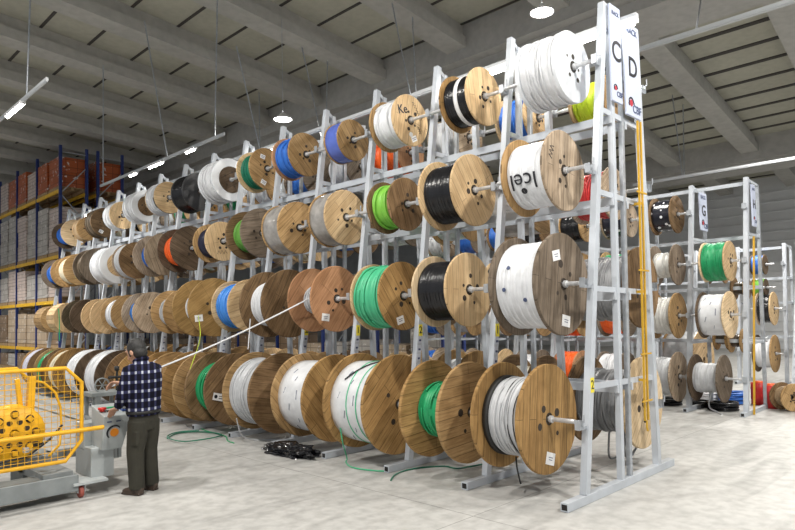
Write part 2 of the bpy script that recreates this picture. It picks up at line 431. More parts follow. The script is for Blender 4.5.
def cable_mb(r, ya, yb_, turn, amp, seg=56):
    m = MB(); n = max(3, int(round((yb_ - ya) / turn))); prof = [(ya, .03)]
    st = (yb_ - ya) / n
    if amp <= 0:
        nn = 8
        prof += [(ya + (yb_ - ya) * q / nn, r * (1 + .008 * sin(q * 2.3))) for q in range(nn + 1)]
    else:
        for q in range(n):
            d = random.uniform(-.35, .25) * amp
            prof += [(ya + st * (q + .04), r - amp + d), (ya + st * (q + .5), r + d), (ya + st * (q + .96), r - amp + d)]
    prof.append((yb_, .03))
    m.lathe(prof, seg, 0, True)
    return m

def reel(xa, za, yn, yf, R, nw, fw, fill, ck, label, group, axle_ends=None, style='', turn=.022, name='cable_reel', seg=56, rot=None, axle=True):
    yc = (yn + yf) / 2; Wd = yf - yn
    rot = random.uniform(0, 6.28) if rot is None else rot
    root = empty(name, (xa, yc, za)); tag(root, label, 'cable reel', group)
    rr = (0, rot, 0)
    t = .032 + .012 * (R > .5)
    if nw in ('white', 'black'): t = .045
    off = random.uniform(0, 6)
    nb = 0 if nw in ('black',) else (5 if R < .5 else 4)
    n1 = flange_mb(R, t, .045, nb, .33, seg, -Wd / 2, -1, off).build('flange', [W[nw], M_hole], root, rot=rr)
    f1 = flange_mb(R, t, .045, nb, .33, seg, Wd / 2 - t, 1, off + 1).build('flange', [W[fw], M_hole], root, rot=rr)
    if nw != fw: n1['label'] = nw_name[nw] + ' flange'; f1['label'] = nw_name[fw] + ' flange'
    ya, yb_ = -Wd / 2 + t, Wd / 2 - t
    rc = R * fill; amp = 0 if ck in ('film', 'silver', 'violet', 'spotted') or 'marks' in style else turn * .48
    if 'loose' in style: amp = turn * .45
    if 'lag' in style:                           # closed with wooden battens
        m = MB(); n = 22
        for k in range(n):
            a = 2 * PI * k / n
            Mx = Matrix.Rotation(-a, 3, 'Y'); m.box(Mx @ Vector((R * .97, 0, 0)), (.022, Wd + .01, 2 * PI * R / n * .93), 0, Mx)
        m.build('batten_cover', W[nw], root, rot=rr)
    cm = cable_mb(rc, ya, yb_, turn, amp, seg)
    if amp > 0 and ck != 'black' and 'icel' not in style and 'dots' not in style:
        for q in range(int(5 + 4 * random.random())):
            y_a = random.uniform(ya + .03, yb_ - .03); y_b = min(max(y_a + random.uniform(-.16, .16), ya + .02), yb_ - .02); a0 = random.uniform(0, 6.28); ph = random.uniform(0, 6)
            cm.tube([((rc + turn * .16) * cos(a0 + 5.6 * t / 44), y_a + (y_b - y_a) * t / 44 + .006 * sin(t * .5 + ph), (rc + turn * .16) * sin(a0 + 5.6 * t / 44)) for t in range(45)], turn * .30, 6)
    cb = cm.build('cable_winding', K[ck], root)
    if 'band' in style:
        m = MB(); m.lathe([(-.03, rc + .001), (-.03, rc + .006), (.03, rc + .006), (.03, rc + .001)], seg); m.build('wrap_band', M_label, root)['label'] = 'white band round the cable'
    if 'blackband' in style:
        m = MB(); m.lathe([(ya, rc), (ya, rc + .005), (ya + .05, rc + .005), (ya + .05, rc)], seg); m.build('wrap_band', M_rubber, root)['label'] = 'black band round the cable'
    if 'marks' in style:                         # printed marks on a wrap
        m = MB()
        for a_, yy, l_, w_ in ((a1, y1, l1, w1 * .5) for a1, y1, l1, w1 in ((2.55, .0, .10, .018), (3.0, -.10, .20, .010), (3.35, .08, .16, .012), (3.75, -.05, .12, .016), (2.9, .18, .14, .010), (2.3, .12, .12, .012), (4.1, .13, .16, .011))):
            p = Vector((rc * cos(a_), yy, rc * sin(a_)))
            tng = Vector((-sin(a_), .35 if int(a_ * 10) % 2 else 0, cos(a_))).normalized()
            m.bar(p - tng * l_ * .32, p + tng * l_ * .32, w_, .014)
        m.build('print', M_print, root)
    if 'inset' in style:                         # plastic rim round a wooden face
        m = MB(); m.lathe([(-Wd / 2 - .012, .05), (-Wd / 2 - .012, R * .62), (-Wd / 2 + .01, R * .62)], seg, 0, False)
        for k in range(5):
            a = 2 * PI * k / 5; m.lathe([(-Wd / 2 - .015, .001), (-Wd / 2 - .015, .02), (-Wd / 2, .02)], 10, 1, False, 'Y', (R * .35 * cos(a), 0, R * .35 * sin(a)))
        iw = 'brown' if 'dinset' not in style else 'dark'
        if 'pinset' in style: iw = 'pine'
        m.build('hub_face', [W[iw], M_hole], root, rot=rr)['label'] = nw_name[iw] + ' hub face'
    if 'label' in style:
        for (a, q, ww, hh) in ((random.uniform(3.6, 5.6), .72, .13, .10),) + (((2.0, .60, .12, .09),) if 'label2' in style else ()):
            p = Vector((R * q * cos(a), -Wd / 2 - .003, R * q * sin(a)))
            m = MB(); m.box((0, 0, 0), (ww * R / .45, .003, hh * R / .45)); m.box((0, -.002, .012), (ww * .6, .001, .008), 1); m.box((0, -.002, -.012), (ww * .5, .001, .008), 1)
            m.build('paper_label', [M_label, M_inkgrey], root, p, (0, random.uniform(-.5, .5), 0))
    if axle:
        if axle_ends is None: axle_ends = (yn - .25, yf + .2)
        m = MB(); m.tube([(0, axle_ends[0] - yc, 0), (0, axle_ends[1] - yc, 0)], .023, 14)
        m.tube([(0, -Wd / 2 - .04, 0), (0, -Wd / 2 - .008, 0)], .038, 14)
        m.build('axle', M_steel, root)
    return root
nw_name = {'pine': 'pale pine', 'pine2': 'cream pine', 'tan': 'tan wood', 'gold': 'golden brown wood', 'ply': 'golden plywood', 'red': 'reddish plywood',
           'brown': 'brown wood', 'dark': 'dark brown wood', 'gray': 'weathered grey wood', 'ash': 'pale weathered wood', 'white': 'white plastic', 'black': 'black'}
ORD = ['nearest end', 'second from near end', 'third from near end', 'fourth from near end', 'fifth from near end', 'sixth from near end', 'seventh from near end',
       'eighth from near end', 'ninth from near end', 'tenth from near end', 'eleventh from near end', 'twelfth from near end', 'thirteenth from near end', 'farthest end']
ROWN = {4: 'top row', 3: 'second row', 2: 'third row', 1: 'bottom row'}
# level -> (near offset in bays, far offset in bays, radius, centre drop, near wood, far wood, fill, cable, style, description)
T = {
4: [(.22, .64, .40, 0, 'white', 'white', .96, 'white', '', 'all-white plastic reel of white cable'),
    (1.23, 1.60, .365, .01, 'pine', 'gold', .84, 'black', 'band', 'black cable with white band on reel'),
    (2.28, 2.67, .36, .01, 'pine', 'tan', .86, 'white', 'stamp label', 'white cable on stamped pine reel'),
    (3.27, 3.55, .315, .03, 'tan', 'tan', .97, 'violet', '', 'shiny violet-blue cable on small tan reel'),
    (4.24, 4.64, .36, .02, 'tan', 'red', .88, 'blue', '', 'blue cable on brown reel'),
    (5.18, 5.54, .37, .05, 'tan', 'pine', .82, 'dkgreen', 'label label2', 'dark green cable on labelled brown reel'),
    (6.19, 6.63, .41, .04, 'white', 'white', .97, 'white', 'inset dinset', 'white plastic reel with dark hub face'),
    (7.17, 7.60, .39, .08, 'black', 'black', .97, 'black', 'label', 'black wrapped reel of black cable'),
    (8.30, 8.69, .35, .0, 'pine', 'pine', .98, 'white', 'blackband', 'white cable with black band on reel'),
    (9.22, 9.66, .37, .03, 'white', 'white', .97, 'white', 'inset', 'white plastic reel with brown hub face'),
    (10.35, 10.71, .34, .07, 'pine', 'white', .97, 'white', '', 'white cable on pale pine-faced reel'),
    (11.27, 11.67, .38, .11, 'brown', 'brown', .96, 'brown', 'label', 'dark brown wrapped reel'),
    (12.25, 12.55, .32, .14, 'tan', 'tan', .95, 'tan', '', 'small tan wrapped reel'),
    (13.12, 13.78, .38, .14, 'pine2', 'dark', .68, 'blue', 'label', 'blue cable on pale-faced reel')],
3: [(.24, .68, .44, -.03, 'ash', 'tan', .82, 'white', 'icel', 'white printed cable on weathered reel'),
    (1.25, 1.70, .44, -.01, 'pine', 'pine', .82, 'black', '', 'black cable on pale pine reel'),
    (2.19, 2.54, .36, 0, 'brown', 'brown', .80, 'lime', '', 'lime green cable on brown reel'),
    (3.22, 3.56, .41, .02, 'pine', 'tan', .96, 'film', '', 'clear film wrapped reel with pine face'),
    (4.17, 4.56, .42, .04, 'tan', 'tan', .97, 'film', '', 'film wrapped reel with brown face'),
    (5.05, 5.46, .43, .01, 'gray', 'brown', .68, 'moss', '', 'green cable on dark grey weathered reel'),
    (6.13, 6.52, .37, .02, 'pine', 'tan', .76, 'navy', '', 'dark navy cable on pine reel'),
    (7.13, 7.63, .45, .04, 'dark', 'dark', .70, 'orange', '', 'orange cable on dark brown reel'),
    (8.11, 8.60, .45, .06, 'ash', 'ash', .60, 'blue', '', 'blue cable on greyish pine reel'),
    (9.25, 9.60, .42, .08, 'brown', 'ash', .92, 'gray', '', 'light grey cable on brown reel'),
    (10.10, 10.63, .46, .10, 'white', 'white', .96, 'white', 'inset pinset', 'big white reel with pine hub face'),
    (11.16, 11.60, .46, .04, 'gray', 'gray', .80, 'brown', '', 'grey brown reel'),
    (12.25, 12.74, .43, .04, 'tan', 'tan', .85, 'cream', '', 'cream cable on olive tan reel'),
    (13.12, 13.80, .42, .05, 'tan', 'gray', .66, 'blue', '', 'blue cable on tan reel')],
2: [(.19, .67, .54, .0, 'gray', 'gray', .86, 'white', 'dots label label2', 'large white cable on dark weathered reel'),
    (1.22, 1.67, .44, 0, 'pine', 'pine2', .82, 'black', '', 'black cable on cream pine reel'),
    (2.12, 2.58, .45, .03, 'gold', 'pine', .90, 'teal', 'label', 'sea green cable on golden brown reel'),
    (3.23, 3.70, .48, .02, 'red', 'red', .44, 'gray', 'label', 'thin grey cable on reddish plywood reel'),
    (4.17, 4.70, .54, .05, 'brown', 'brown', .66, 'white', '', 'white cable on large dark brown reel'),
    (5.11, 5.57, .45, .05, 'pine', 'pine', .84, 'ltblue', '', 'bright blue cable on pale reel'),
    (6.09, 6.62, .54, .05, 'ply', 'ply', .56, 'white', 'label', 'white cable on large golden plywood reel'),
    (7.08, 7.54, .44, .10, 'tan', 'tan', .64, 'gray', '', 'grey cable on tan reel'),
    (8.24, 8.72, .44, .09, 'ash', 'ash', .62, 'ltblue', '', 'blue cable on greyish tan reel'),
    (9.20, 9.71, .43, .09, 'tan', 'tan', .80, 'white', '', 'white cable on tan plank reel'),
    (10.22, 10.73, .43, .12, 'pine', 'pine', .35, 'tan', '', 'near-empty pine reel'),
    (11.35, 11.86, .43, .10, 'dark', 'dark', .45, 'green', '', 'green cable on dark brown reel'),
    (12.45, 12.93, .40, .12, 'pine', 'pine', .80, 'tan', 'lag', 'pine reel closed with battens'),
    (13.40, 13.93, .37, .14, 'tan', 'tan', .80, 'tan', 'lag', 'tan reel closed with battens')],
1: [(.28, .77, .565, .03 - .06, 'gold', 'gold', .72, 'gray', 'strands label', 'grey cable on large golden brown reel'),
    (1.12, 1.62, .575, .05 - .06, 'tan', 'gold', .54, 'green', '', 'green cable on tan plank reel'),
    (2.07, 2.71, .63, .05 - .06, 'gold', 'gold', .84, 'white', 'marks strip', 'white wrapped reel with black strip'),
    (3.08, 3.70, .61, .06 - .06, 'gold', 'tan', .83, 'white', 'marks', 'white wrapped cable on golden reel'),
    (4.15, 4.78, .62, .08 - .06, 'brown', 'tan', .84, 'gray', '', 'pale grey cable on brown reel'),
    (5.25, 5.82, .61, .10 - .06, 'brown', 'brown', .72, 'green', 'paper', 'green cable reel with hanging tag'),
    (6.14, 6.56, .62, .12 - .06, 'tan', 'gold', .45, 'offwhite', '', 'thin off-white cable on tan reel'),
    (7.10, 7.52, .59, .11 - .06, 'tan', 'gold', .80, 'white', '', 'white cable reel behind the man'),
    (8.30, 8.75, .60, .12 - .06, 'gold', 'brown', .60, 'tan', '', 'golden brown reel beside the man'),
    (9.22, 9.77, .59, .13 - .06, 'dark', 'dark', .97, 'white', '', 'white wrapped cable on dark reel'),
    (10.25, 10.85, .58, .13 - .06, 'dark', 'dark', .97, 'white', '', 'white wrapped dark-flanged reel'),
    (11.45, 11.93, .60, .14 - .06, 'gold', 'gold', .90, 'cream', '', 'cream cable on golden reel'),
    (12.30, 12.80, .58, .14 - .06, 'brown', 'tan', .88, 'green', '', 'green cable on brown reel'),
    (13.26, 13.80, .57, .14 - .06, 'brown', 'tan', .92, 'lilac', '', 'lilac white cable on brown reel')]}
reels = {}
for L in (4, 3, 2, 1):
    ax, az = AX[L]
    for k, (a, b, R, drop, nw, fw, fill, ck, style, desc) in enumerate(T[L]):
        lab = '%s, %s of long rack, %s' % (desc, ROWN[L], ORD[k])
        za = az - drop
        turn = .018 if ck in ('black', 'navy') else .042 if (L, k) in ((1, 1), (2, 2), (3, 2), (1, 5)) else (.028 if k < 6 else .034)
        r = reel(ax, za, Y0 + a * B, Y0 + b * B, R, nw, fw, fill, ck, lab, 'cable reels on the front of the long rack',
                 (Y0 + k * B + .05, Y0 + (k + 1) * B - .05), style, turn, seg=56 if k < 7 else 40,
                 rot={(4, 2): .2, (3, 0): 0.1, (2, 0): .15, (1, 1): 1.5, (1, 0): .1, (1, 2): .8, (1, 3): -.7}.get((L, k)))
        reels[(L, k)] = (r, R, (b - a) * B, R * fill)

# printed word on the white cable, upside down
r, R, Wd, rc = reels[(3, 0)]
def on_drum(me, rc, a0, yshift, flip):
    for v in me.vertices:
        x, y = v.co.x, v.co.y
        if flip: x, y = -x, -y
        a = a0 - y / rc                          # text up = up along the drum on the camera side
        rad = rc + .004 + v.co.z
        v.co = (rad * cos(a), -x + yshift, rad * sin(a))
me = text_mesh('Icel', .25)
import bmesh
bm = bmesh.new(); bm.from_mesh(me)
for _ in range(4):
    le = [e for e in bm.edges if e.calc_length() > .03]
    if le: bmesh.ops.subdivide_edges(bm, edges=le, cuts=1)
bmesh.ops.triangulate(bm, faces=bm.faces); bm.to_mesh(me); bm.free()
on_drum(me, rc, PI + .30, .03, True); me.materials.clear(); me.materials.append(M_ink)
o = bpy.data.objects.new('printed_word', me); C.objects.link(o); o.parent = r; o['label'] = 'black printed word upside down'
BOLD = .012
m = MB(); a0 = PI + .95
m.lathe([(-.0, .001), (0, .035), (.006, .035)], 16, 0, False)
d = m.build('printed_dot', M_ink, r, (rc * cos(PI + .62) * 1.003, .05, rc * sin(PI + .62) * 1.003)); d.rotation_euler = (PI / 2, 0, 0); d.rotation_euler = Vector((cos(PI + .62), 0, sin(PI + .62))).to_track_quat('Y', 'Z').to_euler()
# small printed dots on the big white cable
r, R, Wd, rc = reels[(2, 0)]
for (a, yy) in ((2.75, .10), (3.25, .14), (3.5, -.10)):
    m = MB(); m.lathe([(-.004, .001), (.004, .001), (.004, .022), (-.004, .022)], 12, 0, False)
    m.box((0, 0, .07), (.05, .004, .07), 0) if False else None
    n = Vector((cos(a), 0, sin(a)))
    m.build('printed_dot', M_inkgrey, r, (rc * cos(a) * 1.004, yy, rc * sin(a) * 1.004), n.to_track_quat('Y', 'Z').to_euler())
# stamps on the pine face
r, R, Wd, rc = reels[(4, 2)]
text('stamped_mark', 'Ke', .17, M_ink, r, (-.16, -Wd / 2 - .004, .12), (1, 0, .25), (-.25, 0, 1))
def scribble(parent, x0, z0, dx, dz, n, h, y):
    m = MB(); rs = random.Random(int(n * 10 + h * 1000)); pts = []
    for q in range(n):
        t = q / (n - 1); o_ = (h / 2) * (1 if q % 2 else -1) * rs.uniform(.6, 1); L_ = math.hypot(dx, dz)
        pts.append((x0 + dx * t - dz / L_ * o_, y, z0 + dz * t + dx / L_ * o_))
    m.tube(pts, .004, 5); return m.build('stamped_mark', M_ink, parent)
scribble(r, .05, .27, .15, -.20, 13, .045, -Wd / 2 - .002)
scribble(r, .14, -.06, .06, -.10, 8, .04, -Wd / 2 - .002)
m = MB(); m.lathe([(-.003, .001), (-.003, .035), (0, .035)], 16, 0, False); m.build('round_label', M_label, r, (0, -Wd / 2 - .001, -.20))
for (l, k) in ((3, 6), (3, 0)):
    r, R, Wd, rc = reels[(l, k)]
    scribble(r, -.12 if k else -.28, -.22 if k else .10, .20 if k else .04, .03 if k else .14, 7, .09, -Wd / 2 - .002)
# dark strands round the grey cable of the nearest bottom reel
r, R, Wd, rc = reels[(1, 0)]
for yy in (-.16, -.08, -.02):
    m = MB(); pts = [(((rc + .004) * cos(a)), yy + .03 * sin(a * 1.0 + yy * 9), (rc + .004) * sin(a)) for a in [2 * PI * q / 40 for q in range(40)]]
    m.tube(pts, .006, 6, closed=True); m.build('dark_strand', M_rubber, r)
m = MB(); m.lathe([(.18, rc * .98), (.18, rc + .02), (.24, rc + .02), (.24, rc * .98)], 56); m.build('black_edge_wrap', M_rubber, r)
m = MB(); m.tube([(-.15, .02, -rc), (-.17, .0, -rc - .10), (-.16, -.02, -rc - .22), (-.15, -.03, -rc - .27)], .009, 8); m.build('loose_cable_end', M_rubber, r)
# black strip and green strand on the white wrapped reel
r, R, Wd, rc = reels[(1, 2)]
m = MB()
pts = [((rc + .008) * cos(a), -.20 + .36 * ((a - 1.3) / 1.2) ** 1.4 if a > 1.3 else -.2, (rc + .008) * sin(a)) for a in [1.3 + 1.2 * q / 12 for q in range(13)]]
for p, q in zip(pts[:-1], pts[1:]): m.bar(p, q, .045, .012)
m.build('black_tape_strip', M_rubber, r)
m = MB(); m.lathe([(.02, rc + .002), (.03, rc + .010), (.04, rc + .002)], 56); m.lathe([(-.16, rc + .002), (-.15, rc + .009), (-.14, rc + .002)], 56); m.build('green_strand', K['teal'], r)
# hanging paper tag on the green reel
r, R, Wd, rc = reels[(1, 5)]
m = MB(); m.box((0, 0, 0), (.22, .004, .12)); m.lathe([(-.004, .001), (-.004, .03), (0, .03)], 14, 1, False, 'Y', (-.06, 0, 0)); m.box((.04, -.003, .015), (.08, .002, .012), 1); m.box((.04, -.003, -.02), (.08, .002, .012), 1)
m.build('hanging_tag', [M_label, M_ink], r, (-.36, -Wd / 2 - .03, -.10), (0, .25, 0))

# back side of the same rack
DW = [('tan', 'midgray'), ('brown', 'white'), ('pine', 'green'), ('gray', 'gray'), ('tan', 'blue'), ('brown', 'orange')]
DT = {
 (1, 0): ('pine2', 'brown', .56, .70, 'midgray', 'grey cable with loose turns on cream pine reel', .16, .80),
 (2, 0): ('brown', 'gold', .50, .80, 'midgray', 'dark grey cable on golden brown reel', .12, .80),
 (3, 0): ('ash', 'ash', .34, .85, 'red', 'red cable on small pale reel', .35, .75),
 (4, 0): ('tan', 'pine', .30, .85, 'yellowgreen', 'yellow-green cable on small pine reel', .30, .70),
 (4, 1): ('pine', 'pine', .36, .85, 'blue', 'blue cable on pine reel', .2, .6),
 (3, 1): ('tan', 'tan', .40, .97, 'film', 'brown wrapped reel', .2, .75),
 (2, 1): ('tan', 'brown', .42, .8, 'white', 'white cable on tan reel', .2, .75),
 (4, 2): ('ash', 'ash', .34, .9, 'gray', 'grey cable on pale reel', .2, .65),
 (4, 3): ('red', 'red', .33, .95, 'orange', 'orange cable on reddish reel', .2, .7),
 (3, 2): ('tan', 'tan', .38, .85, 'white', 'white cable on tan reel', .2, .7),
}
for L in (1, 2, 3, 4):
    for k in range(14):
        if (L, k) in DT: nw, fw, R, fill, ck, desc, a, b = DT[(L, k)]
        else:
            random.seed(L * 50 + k)
            nw = random.choice(['tan', 'brown', 'gold', 'gray', 'pine']); fw = nw
            ck, cn = random.choice([('white', 'white'), ('gray', 'light grey'), ('black', 'black'), ('blue', 'blue'), ('cream', 'cream'), ('green', 'green')])
            R = {1: .56, 2: .45, 3: .40, 4: .35}[L] * random.uniform(.85, 1.08); fill = random.uniform(.6, .92); a = random.uniform(.15, .28); b = random.uniform(.62, .76)
            desc = '%s cable on %s reel' % (cn, nw_name[nw].replace(' wood', ''))
        ax, az = AXD[L]
        lab = '%s, back of rack, %s, %s' % (desc, ROWN[L], ORD[k])
        reel(ax, az, Y0 + (k + a) * B, Y0 + (k + b) * B, R, nw, fw, fill, ck, lab, 'cable reels on the back of the long rack',
             (Y0 + k * B + .05, Y0 + (k + 1) * B - .05), '', .03, seg=40)
random.seed(21)
# ------------------------------------------------------------------ rack signs
def rack_sign(name, letter, x0, x1, y, zt, zb_, slope, label, lsize):
    cx, cz = (x0 + x1) / 2, (zt + zb_) / 2
    root = empty(name, (cx, y, cz)); tag(root, label, 'sign', None)
    w = (x1 - x0)
    m = MB()
    for yy0, yy1 in ((-.014, .014),):
        vs = []
        for yy in (yy0, yy1):
            vs += [(-w / 2, yy, zb_ - cz), (w / 2, yy, zb_ - cz), (w / 2 + slope, yy, zt - cz), (-w / 2 + slope, yy, zt - cz)]
        m.add(vs, [(0, 1, 2, 3), (7, 6, 5, 4), (0, 4, 5, 1), (1, 5, 6, 2), (2, 6, 7, 3), (3, 7, 4, 0)])
    m.build('panel', M_sign, root, bevel=.004)
    X, Z = (1, 0, 0), (0, 0, 1)
    text('letter', letter, lsize * 1.2, M_ink, root, (slope * .5, -.017, (zt - cz) * .04), X, Z)
    text('heading', 'RACK', w * .27, M_inkgrey, root, (slope, -.017, zt - cz - .09), X, Z)
    g = MB(); rr = w * .14
    g.lathe([(-.0175, .001), (-.0175, rr * .75), (-.013, rr * .75)], 24, 0, False, 'Y', (-w * .18, 0, zb_ - cz + .15))
    pts = [(-w * .18 + rr * 1.15 * cos(a), -.016, zb_ - cz + .15 + rr * 1.15 * sin(a)) for a in [PI * (-.05 + 1.25 * q / 14) for q in range(15)]]
    for p, q in zip(pts[:-1], pts[1:]): g.bar(p, q, .004, rr * .38, 1, (0, 0, 1))
    g.build('logo', [M_logored, M_ink], root)
    text('logo_text', 'CBF', w * .34, M_inkgrey, root, (w * .20, -.017, zb_ - cz + .09), X, Z)
    return root
rack_sign('rack_sign', 'C', 6.60, 6.845, Y0 - .065, 5.32, 4.23, .0, 'white vertical sign with black letter C at top of long rack end', .27)
rack_sign('rack_sign', 'D', 6.94, 7.32, Y0 - .065, 5.24, 4.15, .0, 'white vertical sign with black letter D at top of long rack end', .27)

# yellow guide pole on the rear end post
pole = empty('yellow_guide_pole', (7.12, Y0 - .10, .67)); tag(pole, 'thin yellow double pole with crossbars hung on the end post of rack', 'pole')
for dx in (-.04, .04):
    m = MB(); m.bar((dx, 0, 0), (dx + .08, 0, 3.44), .020, .020, 0, (1, 0, 0)); m.build('rail', M_yelrail, pole)
for z in (.22, .75, 1.7, 2.6):
    m = MB(); m.bar((-.12 + z * .02, -.012, z), (.14 + z * .02, -.012, z), .012, .018); m.build('crossbar', M_yelrail, pole)
for z in (.45, 1.46, 2.48): m = MB(); m.bar((.02 + z * .02, .005, z), (.02 + z * .02, .10, z), .03, .03); m.build('bracket', M_yelrail, pole)
m = MB(); m.tube([(0, 0, 0), (0, 0, -.08), (.02, 0, -.12)], .012, 6); m.build('hook', M_yelrail, pole)

# ------------------------------------------------------------------ light trunking
def trunk(name, x, y0, y1, z, label, tubes, rods, tw=.07):
    root = empty(name, (x, y0, z)); tag(root, label, 'light fitting', 'light trunking lines')
    m = MB(); m.box((0, (y1 - y0) / 2, .03), (tw, y1 - y0, .05)); m.box((0, (y1 - y0) / 2, -.005), (tw * .7, y1 - y0, .02)); m.build('trunking_rail', M_trunk, root)
    for (a, b) in tubes:
        m = MB(); m.box((0, (a + b) / 2 - y0, -.012), (.10, b - a, .05)); m.build('reflector', M_lampoff, root)
        m = MB(); m.tube([(0, a - y0 + .03, -.055), (0, b - y0 - .03, -.055)], .020, 10); m.build('fluorescent_tube', M_tube, root)
    for (y, dx, dy, top) in rods:
        m = MB(); m.tube([(0, y - y0, .05), (dx, y - y0 + dy, top - z)], .016, 6); m.build('hanger_rod', M_galv, root)
    return root
trunk('light_trunking', 6.89, 2.96, 21.0, 5.18, 'bright light line running along the top of the long rack', [(2.965, 4.5), (4.6, 5.95), (9.6, 11.05), (14.6, 16.05), (18.4, 19.85)],
      [])
trunk('light_trunking', 9.9, 1.2, 20, 6.08, 'unlit white light trunking above sign D, upper right', [], [(3.36, 5.1, 1.6, 8.99), (12.2, 1.34, 1.5, 9.17), (12.25, .34, 1.3, 9.22), (9.1, 1.22, 1.2, 9.18), (9.15, .43, 1.05, 9.22), (15.1, 1.3, 2.0, 9.18), (14.9, -.9, -.1, 9.29)])
trunk('light_trunking', 3.3, 11.2, 40, 5.87, 'lamp line over the left aisle with one bright tube', [(12.55, 13.55), (16.5, 18.0), (24, 25.4), (30.4, 31.8)], [(12.3, .1, .0, zb(3.3)), (19, .1, 0, zb(3.3)), (26, 0, 0, zb(3.3))], .04)  # farthest tube is added, out of view, as the fitting for an added spot
trunk('light_trunking', 7.1, 12.2, 19.2, 5.93, 'lamp line with three bright tubes beyond the rack tops', [(13.5, 13.95), (15.15, 15.95), (16.7, 17.15)], [(12.6, .1, 0, zb(7)), (14.9, -.3, .6, zb(7)), (19, 0, 0, zb(7))], .04)
trunk('light_trunking', 18.6, 2.2, 8.3, 5.75, 'thin light trunking above the right-hand racks', [], [(6.8, 2.6, .9, 8.68), (6.85, 1.6, .8, 8.73)])
for (x, y, z, lab) in ((11.08, 6.7, 8.0, 'round bright bay lamp hanging above the white top reels'), (9.36, 13.22, 7.0, 'round bright bay lamp hanging above the blue top reels')):
    l = empty('bay_lamp', (x, y, z)); tag(l, lab, 'lamp', 'hanging bay lamps')
    m = MB(); m.lathe([(.16, .04), (.10, .10), (0, .24), (-.02, .25), (-.02, .235), (.02, .2)], 24, 0, True, 'Z'); m.build('reflector', M_lampoff, l)
    m = MB(); m.lathe([(.0, .001), (-.015, .10), (-.015, .21), (.01, .215)], 24, 0, True, 'Z'); m.build('bulb', M_tube, l)
    m = MB(); m.tube([(0, 0, .14), (0, 0, zb(x) - z + .2)], .008, 6); m.build('chain', M_galv, l)
def hall_spot(x, y, z, e, r=.25):
    d = bpy.data.lights.new('lamp_and_fill_spot', 'SPOT'); d.spot_size = 2.75; d.spot_blend = .35; d.energy = e; d.shadow_soft_size = r; d.color = (1, .965, .90)
    o = bpy.data.objects.new('lamp_and_fill_spot', d); C.objects.link(o); o.location = (x, y, z)
for (x, y, z, e) in ((-1.0, 2.0, 8.2, 1600), (4.5, -2.0, 8.2, 1700), (0.6, 7.5, 8.2, 1200), (9.5, -1.5, 8.2, 1350), (11.08, 6.7, 7.95, 1100), (9.36, 13.22, 6.95, 700), (3.3, 17.2, 5.76, 900), (3.3, 24.7, 5.76, 900), (3.3, 31.1, 5.76, 900), (17, 3, 7, 1100), (18.6, 5.2, 5.66, 800), (27, 5, 7, 1500)): hall_spot(x, y, z, e)      # at bay lamps and lit tubes; others are added fill without a lit fixture

# ------------------------------------------------------------------ right-hand racks
def small_rack(name, label, X, Y, b, n, H, XP0, XP1, XI, rungs, axles):
    root = empty(name, (X, Y, 0)); tag(root, label, 'rack')
    for i in range(n):
        y = i * b
        f = empty('frame'); f.parent = root
        for z in rungs:
            m = MB(); m.bar((lerp(XP0, XP1, z / H) - X, y, z), (XI - X, y, z), .03, .05); m.build('rung', M_white, f)
        m = MB(); m.bar((XP1 - X, y, H - .03), (XI - X, y, H - .06), .035, .045); m.build('rung', M_white, f)
        m = MB(); m.box(((XI - X + .1) / 2, y, .04), (XI - X + .1, .075, .075)); m.box((-.001, y, .04), (.006, .05, .05), 1); m.build('foot_beam', [M_white, M_dark], f)
        m = MB(); m.bar((XP0 - X, y, .07), (XP1 - X, y, H), .08, .085, 0, (1, 0, 0)); m.build('front_post', M_white, f)
        m = MB(); m.bar((XI - X - .03, y, .07), (XI - X, y, H - .05), .06, .06, 0, (1, 0, 0)); m.build('inner_post', M_galv, f)
        for (ax, az) in axles:
            px = lerp(XP0, XP1, az / H) - X
            m = MB(); m.box(((ax - X + px) / 2, y, az - .035), (abs(ax - X - px) + .03, .06, .035)); m.box((ax - X - .035, y, az), (.014, .08, .10)); m.build('axle_bracket', M_galv, f)
    for z in rungs + (H - .10,):
        m = MB(); xx = (XI - X - .06) if z < H - .2 else (lerp(XP0, XP1, .98) - X + .06)
        m.bar((xx, -.03, z), (xx, (n - 1) * b + .03, z), .035, .07); m.build('rail', M_white, root)
    return root
R2Y, R2B = 3.69, 1.0
R2A = ((13.02, 3.86), (12.9, 2.84), (12.78, 1.83), (12.64, .65))
small_rack('cable_reel_rack', 'white steel reel rack on the right behind the long rack end', 12.4, R2Y, R2B, 9, 4.42, 12.62, 13.2, 13.85, (3.35, 2.35, 1.30), R2A)
small_rack('cable_reel_rack', 'farthest white reel rack at the right edge beside ladder', 18.0, 4.38, 1.1, 7, 3.62, 18.3, 18.6, 19.2, (2.75, 2.1, 1.2), ((18.4, 3.1), (18.4, 1.95), (18.3, .8)))
rack_sign('rack_sign', 'G', 13.45, 13.85, R2Y + R2B - .05, 4.32, 3.55, -.02, 'white sign with letter G on the right-hand rack above green reel', .26)
rack_sign('rack_sign', 'H', 13.30, 13.52, R2Y - .05, 4.30, 3.50, -.02, 'narrow white sign with letter H on end frame of right-hand rack', .2)
m = MB(); m.bar((12.86, R2Y - .06, .0), (13.30, R2Y - .06, 3.3), .03, .03, 0, (1, 0, 0)); tag(m.build('yellow_pole', M_yelrail), 'yellow pole leaning on the end post of right-hand rack', 'pole')
G2 = 'cable reels on the right-hand rack'
def r2(a, yn, yf, R, nw, fw, fill, ck, desc, k, style='', dx=0, dz=0):
    ax, az = R2A[a]
    y0 = R2Y + k * R2B
    return reel(ax + dx, az + dz, yn, yf, R, nw, fw, fill, ck, desc, G2, (y0 + .05, y0 + R2B - .05), style, .025, seg=40)
r2(1, 3.93, 4.39, .38, 'pine', 'pine2', .93, 'green', 'glossy green cable on pine reel right of sign G', 0)
